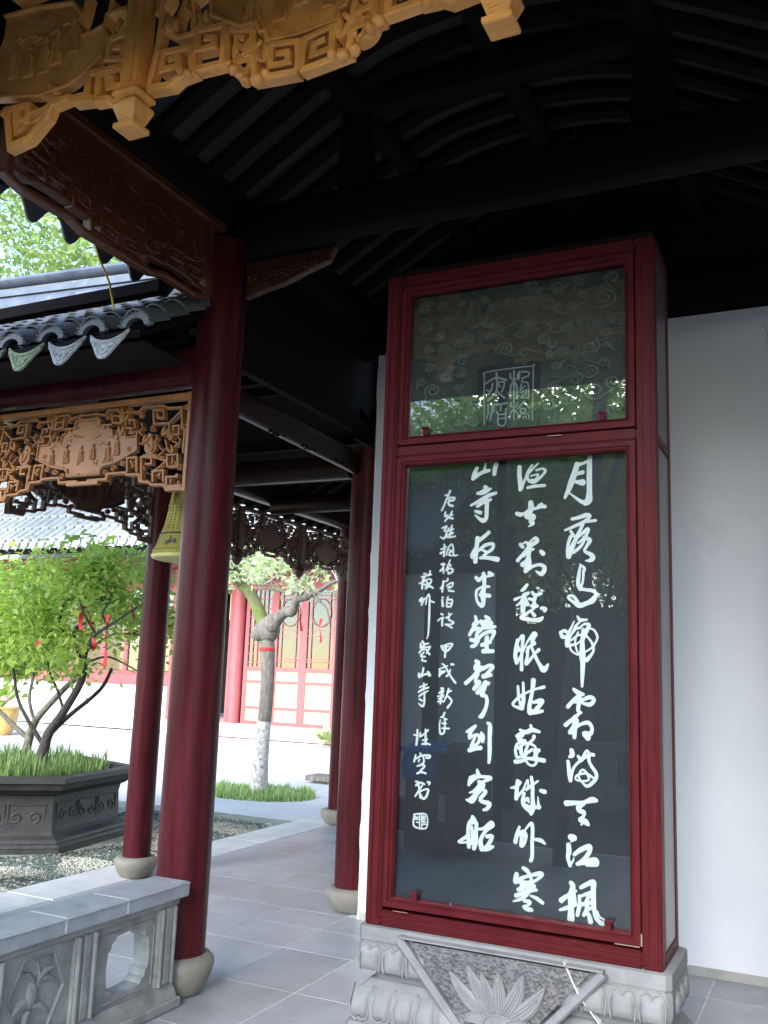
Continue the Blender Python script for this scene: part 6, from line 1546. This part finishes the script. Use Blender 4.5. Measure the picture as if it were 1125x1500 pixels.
gw = thing('garden_pavilion', 'low tiled garden building with pierced balustrade, reflected in the glass', 'pavilion', (-1.5, -6.5, 0))
mk('wall', MB().box(-3.9, -7.2, 0, -.6, -7.0, 2.6), M_dim, gw)
mk('roof', MB().rings([[(x, -6.2, 2.86), (x, -8.4, 4.2), (x, -8.4, 4.1), (x, -6.2, 2.76)] for x in (-2.75, -.4)]), M_tile, gw)
x = -2.6
while x < -.5:
    barrel((x, -6.2, 2.86), (x, -8.3, 4.14), .075, .075, (0, .5, 1), parent=gw)
    drip_tile((x + .125, -6.17, 2.85), (1, 0, 0), (0, 1, 0), w=.22, h=.14, parent=gw)
    x += .25
mk('balustrade', MB().box(-2.9, -4.1, 0, -2.35, -4.0, .7).box(-2.1, -4.1, 0, -1.4, -4.0, .7).box(-2.9, -4.12, .7, -.2, -3.98, .78).box(-2.35, -4.1, 0, -2.1, -4.0, .28), M_bal, gw)
for (x, y, h, r, lb, m_, sd) in ((-2.75, -5.2, 6.2, 1.6, 'forked garden tree over the low building behind the viewer', M_leaf4, 52), (-4.3, -7.6, 7.0, 1.9, 'spreading green tree behind the white gallery wall', M_leaf4, 53), (-5.2, -5.6, 6.4, 1.5, 'leafy garden tree leaning over the gallery roof behind the viewer', M_leaf4, 57), (-3.2, -8.8, 8.4, 2.3, 'tall green tree at the back of the garden behind the viewer', M_leaf4, 54)):
    big_tree(x, y, h, r, 12000, m_, lb, sd, .13, .10 if h < 7 else .2, zc=h * .80 if y > -1 else h * .62, group='garden trees behind the viewer', spread=.5)
gt = thing('garden_tree', 'slim garden tree with a mottled grey trunk behind the viewer', 'tree', (-2.05, -.6, -.03), 'garden trees behind the viewer')
b = MB(); path([(-2.08, -.6, -.03), (-2.04, -.6, 1.0), (-1.93, -.65, 2.2), (-1.80, -.7, 3.6), (-1.7, -.8, 5.2)], .085, .06, b, 12)
path([(-1.90, -.66, 2.5), (-1.70, -.7, 3.1), (-1.4, -.8, 4.4)], .04, .03, b); tips = []
rs = random.Random(3)
for st in ((-1.7, -.8, 5.0), (-1.4, -.8, 4.4), (-1.75, -.8, 4.2)): twigs(rs, b, st, .8, .02, 2, tips)
mk('trunk', b, M_bark, gt, smooth=60)
V, F = leafcloud(np.random.RandomState(3), tips, 1500, .10, .35); leafobj('crown', V, F, M_leaf3, gt)
bn_ = thing('litter_bin', 'red slatted litter bin with one blue and one dark hood, reflected in the glass', 'litter bin', (-3.08, -.62, 0))
for k in range(12):
    mk('slat', MB().box(-3.385 + k * .050, -.345, .03, -3.385 + k * .050 + .045, -.325, .60), M_binred, bn_)
mk('bin_body', MB().box(-3.38, -.85, .02, -2.785, -.346, .60), M_dim, bn_)
def hood(x0, x1, m, nm):
    ys_ = [(-.33, .60), (-.30, .74), (-.36, .86), (-.60, .92), (-.84, .86), (-.87, .60)]
    mk(nm, MB().rings([[(x, y, z) for y, z in ys_] for x in (x0, x1)]), m, bn_, bevel=.015, seg=2, smooth=50)
hood(-3.42, -3.09, M_blue, 'blue_lid'); hood(-3.08, -2.75, M_dim, 'dark_lid')
mk('blue_brim', MB().box(-3.43, -.36, .84, -3.0, -.22, .88), M_blue, bn_, bevel=.01)
mk('bin_sticker', MB().box(-3.075, -.3245, .28, -3.015, -.321, .50), M_sticker, bn_)
mk('bin_sticker', MB().box(-2.90, -.3245, .30, -2.84, -.321, .52), M_rose, bn_)

hd = thing('sky_screen_hedge', 'added dense hedge behind the viewer, screening off the low bright sky', 'hedge', (-3, -11, 0))  # added out of view to block low sky light and its reflection
mk('hedge_core', MB().box(-8, -11.6, -.03, 6, -11.3, 2.6), M_soil, hd)
rh = np.random.RandomState(77)
hc = [(rh.uniform(-8, 6), -11 + rh.uniform(-.4, .4), rh.uniform(.2, 3.4)) for k in range(420)]
V, F = leafcloud(rh, hc, 16000, .20, .22); leafobj('foliage', V, F, M_leaf3, hd)
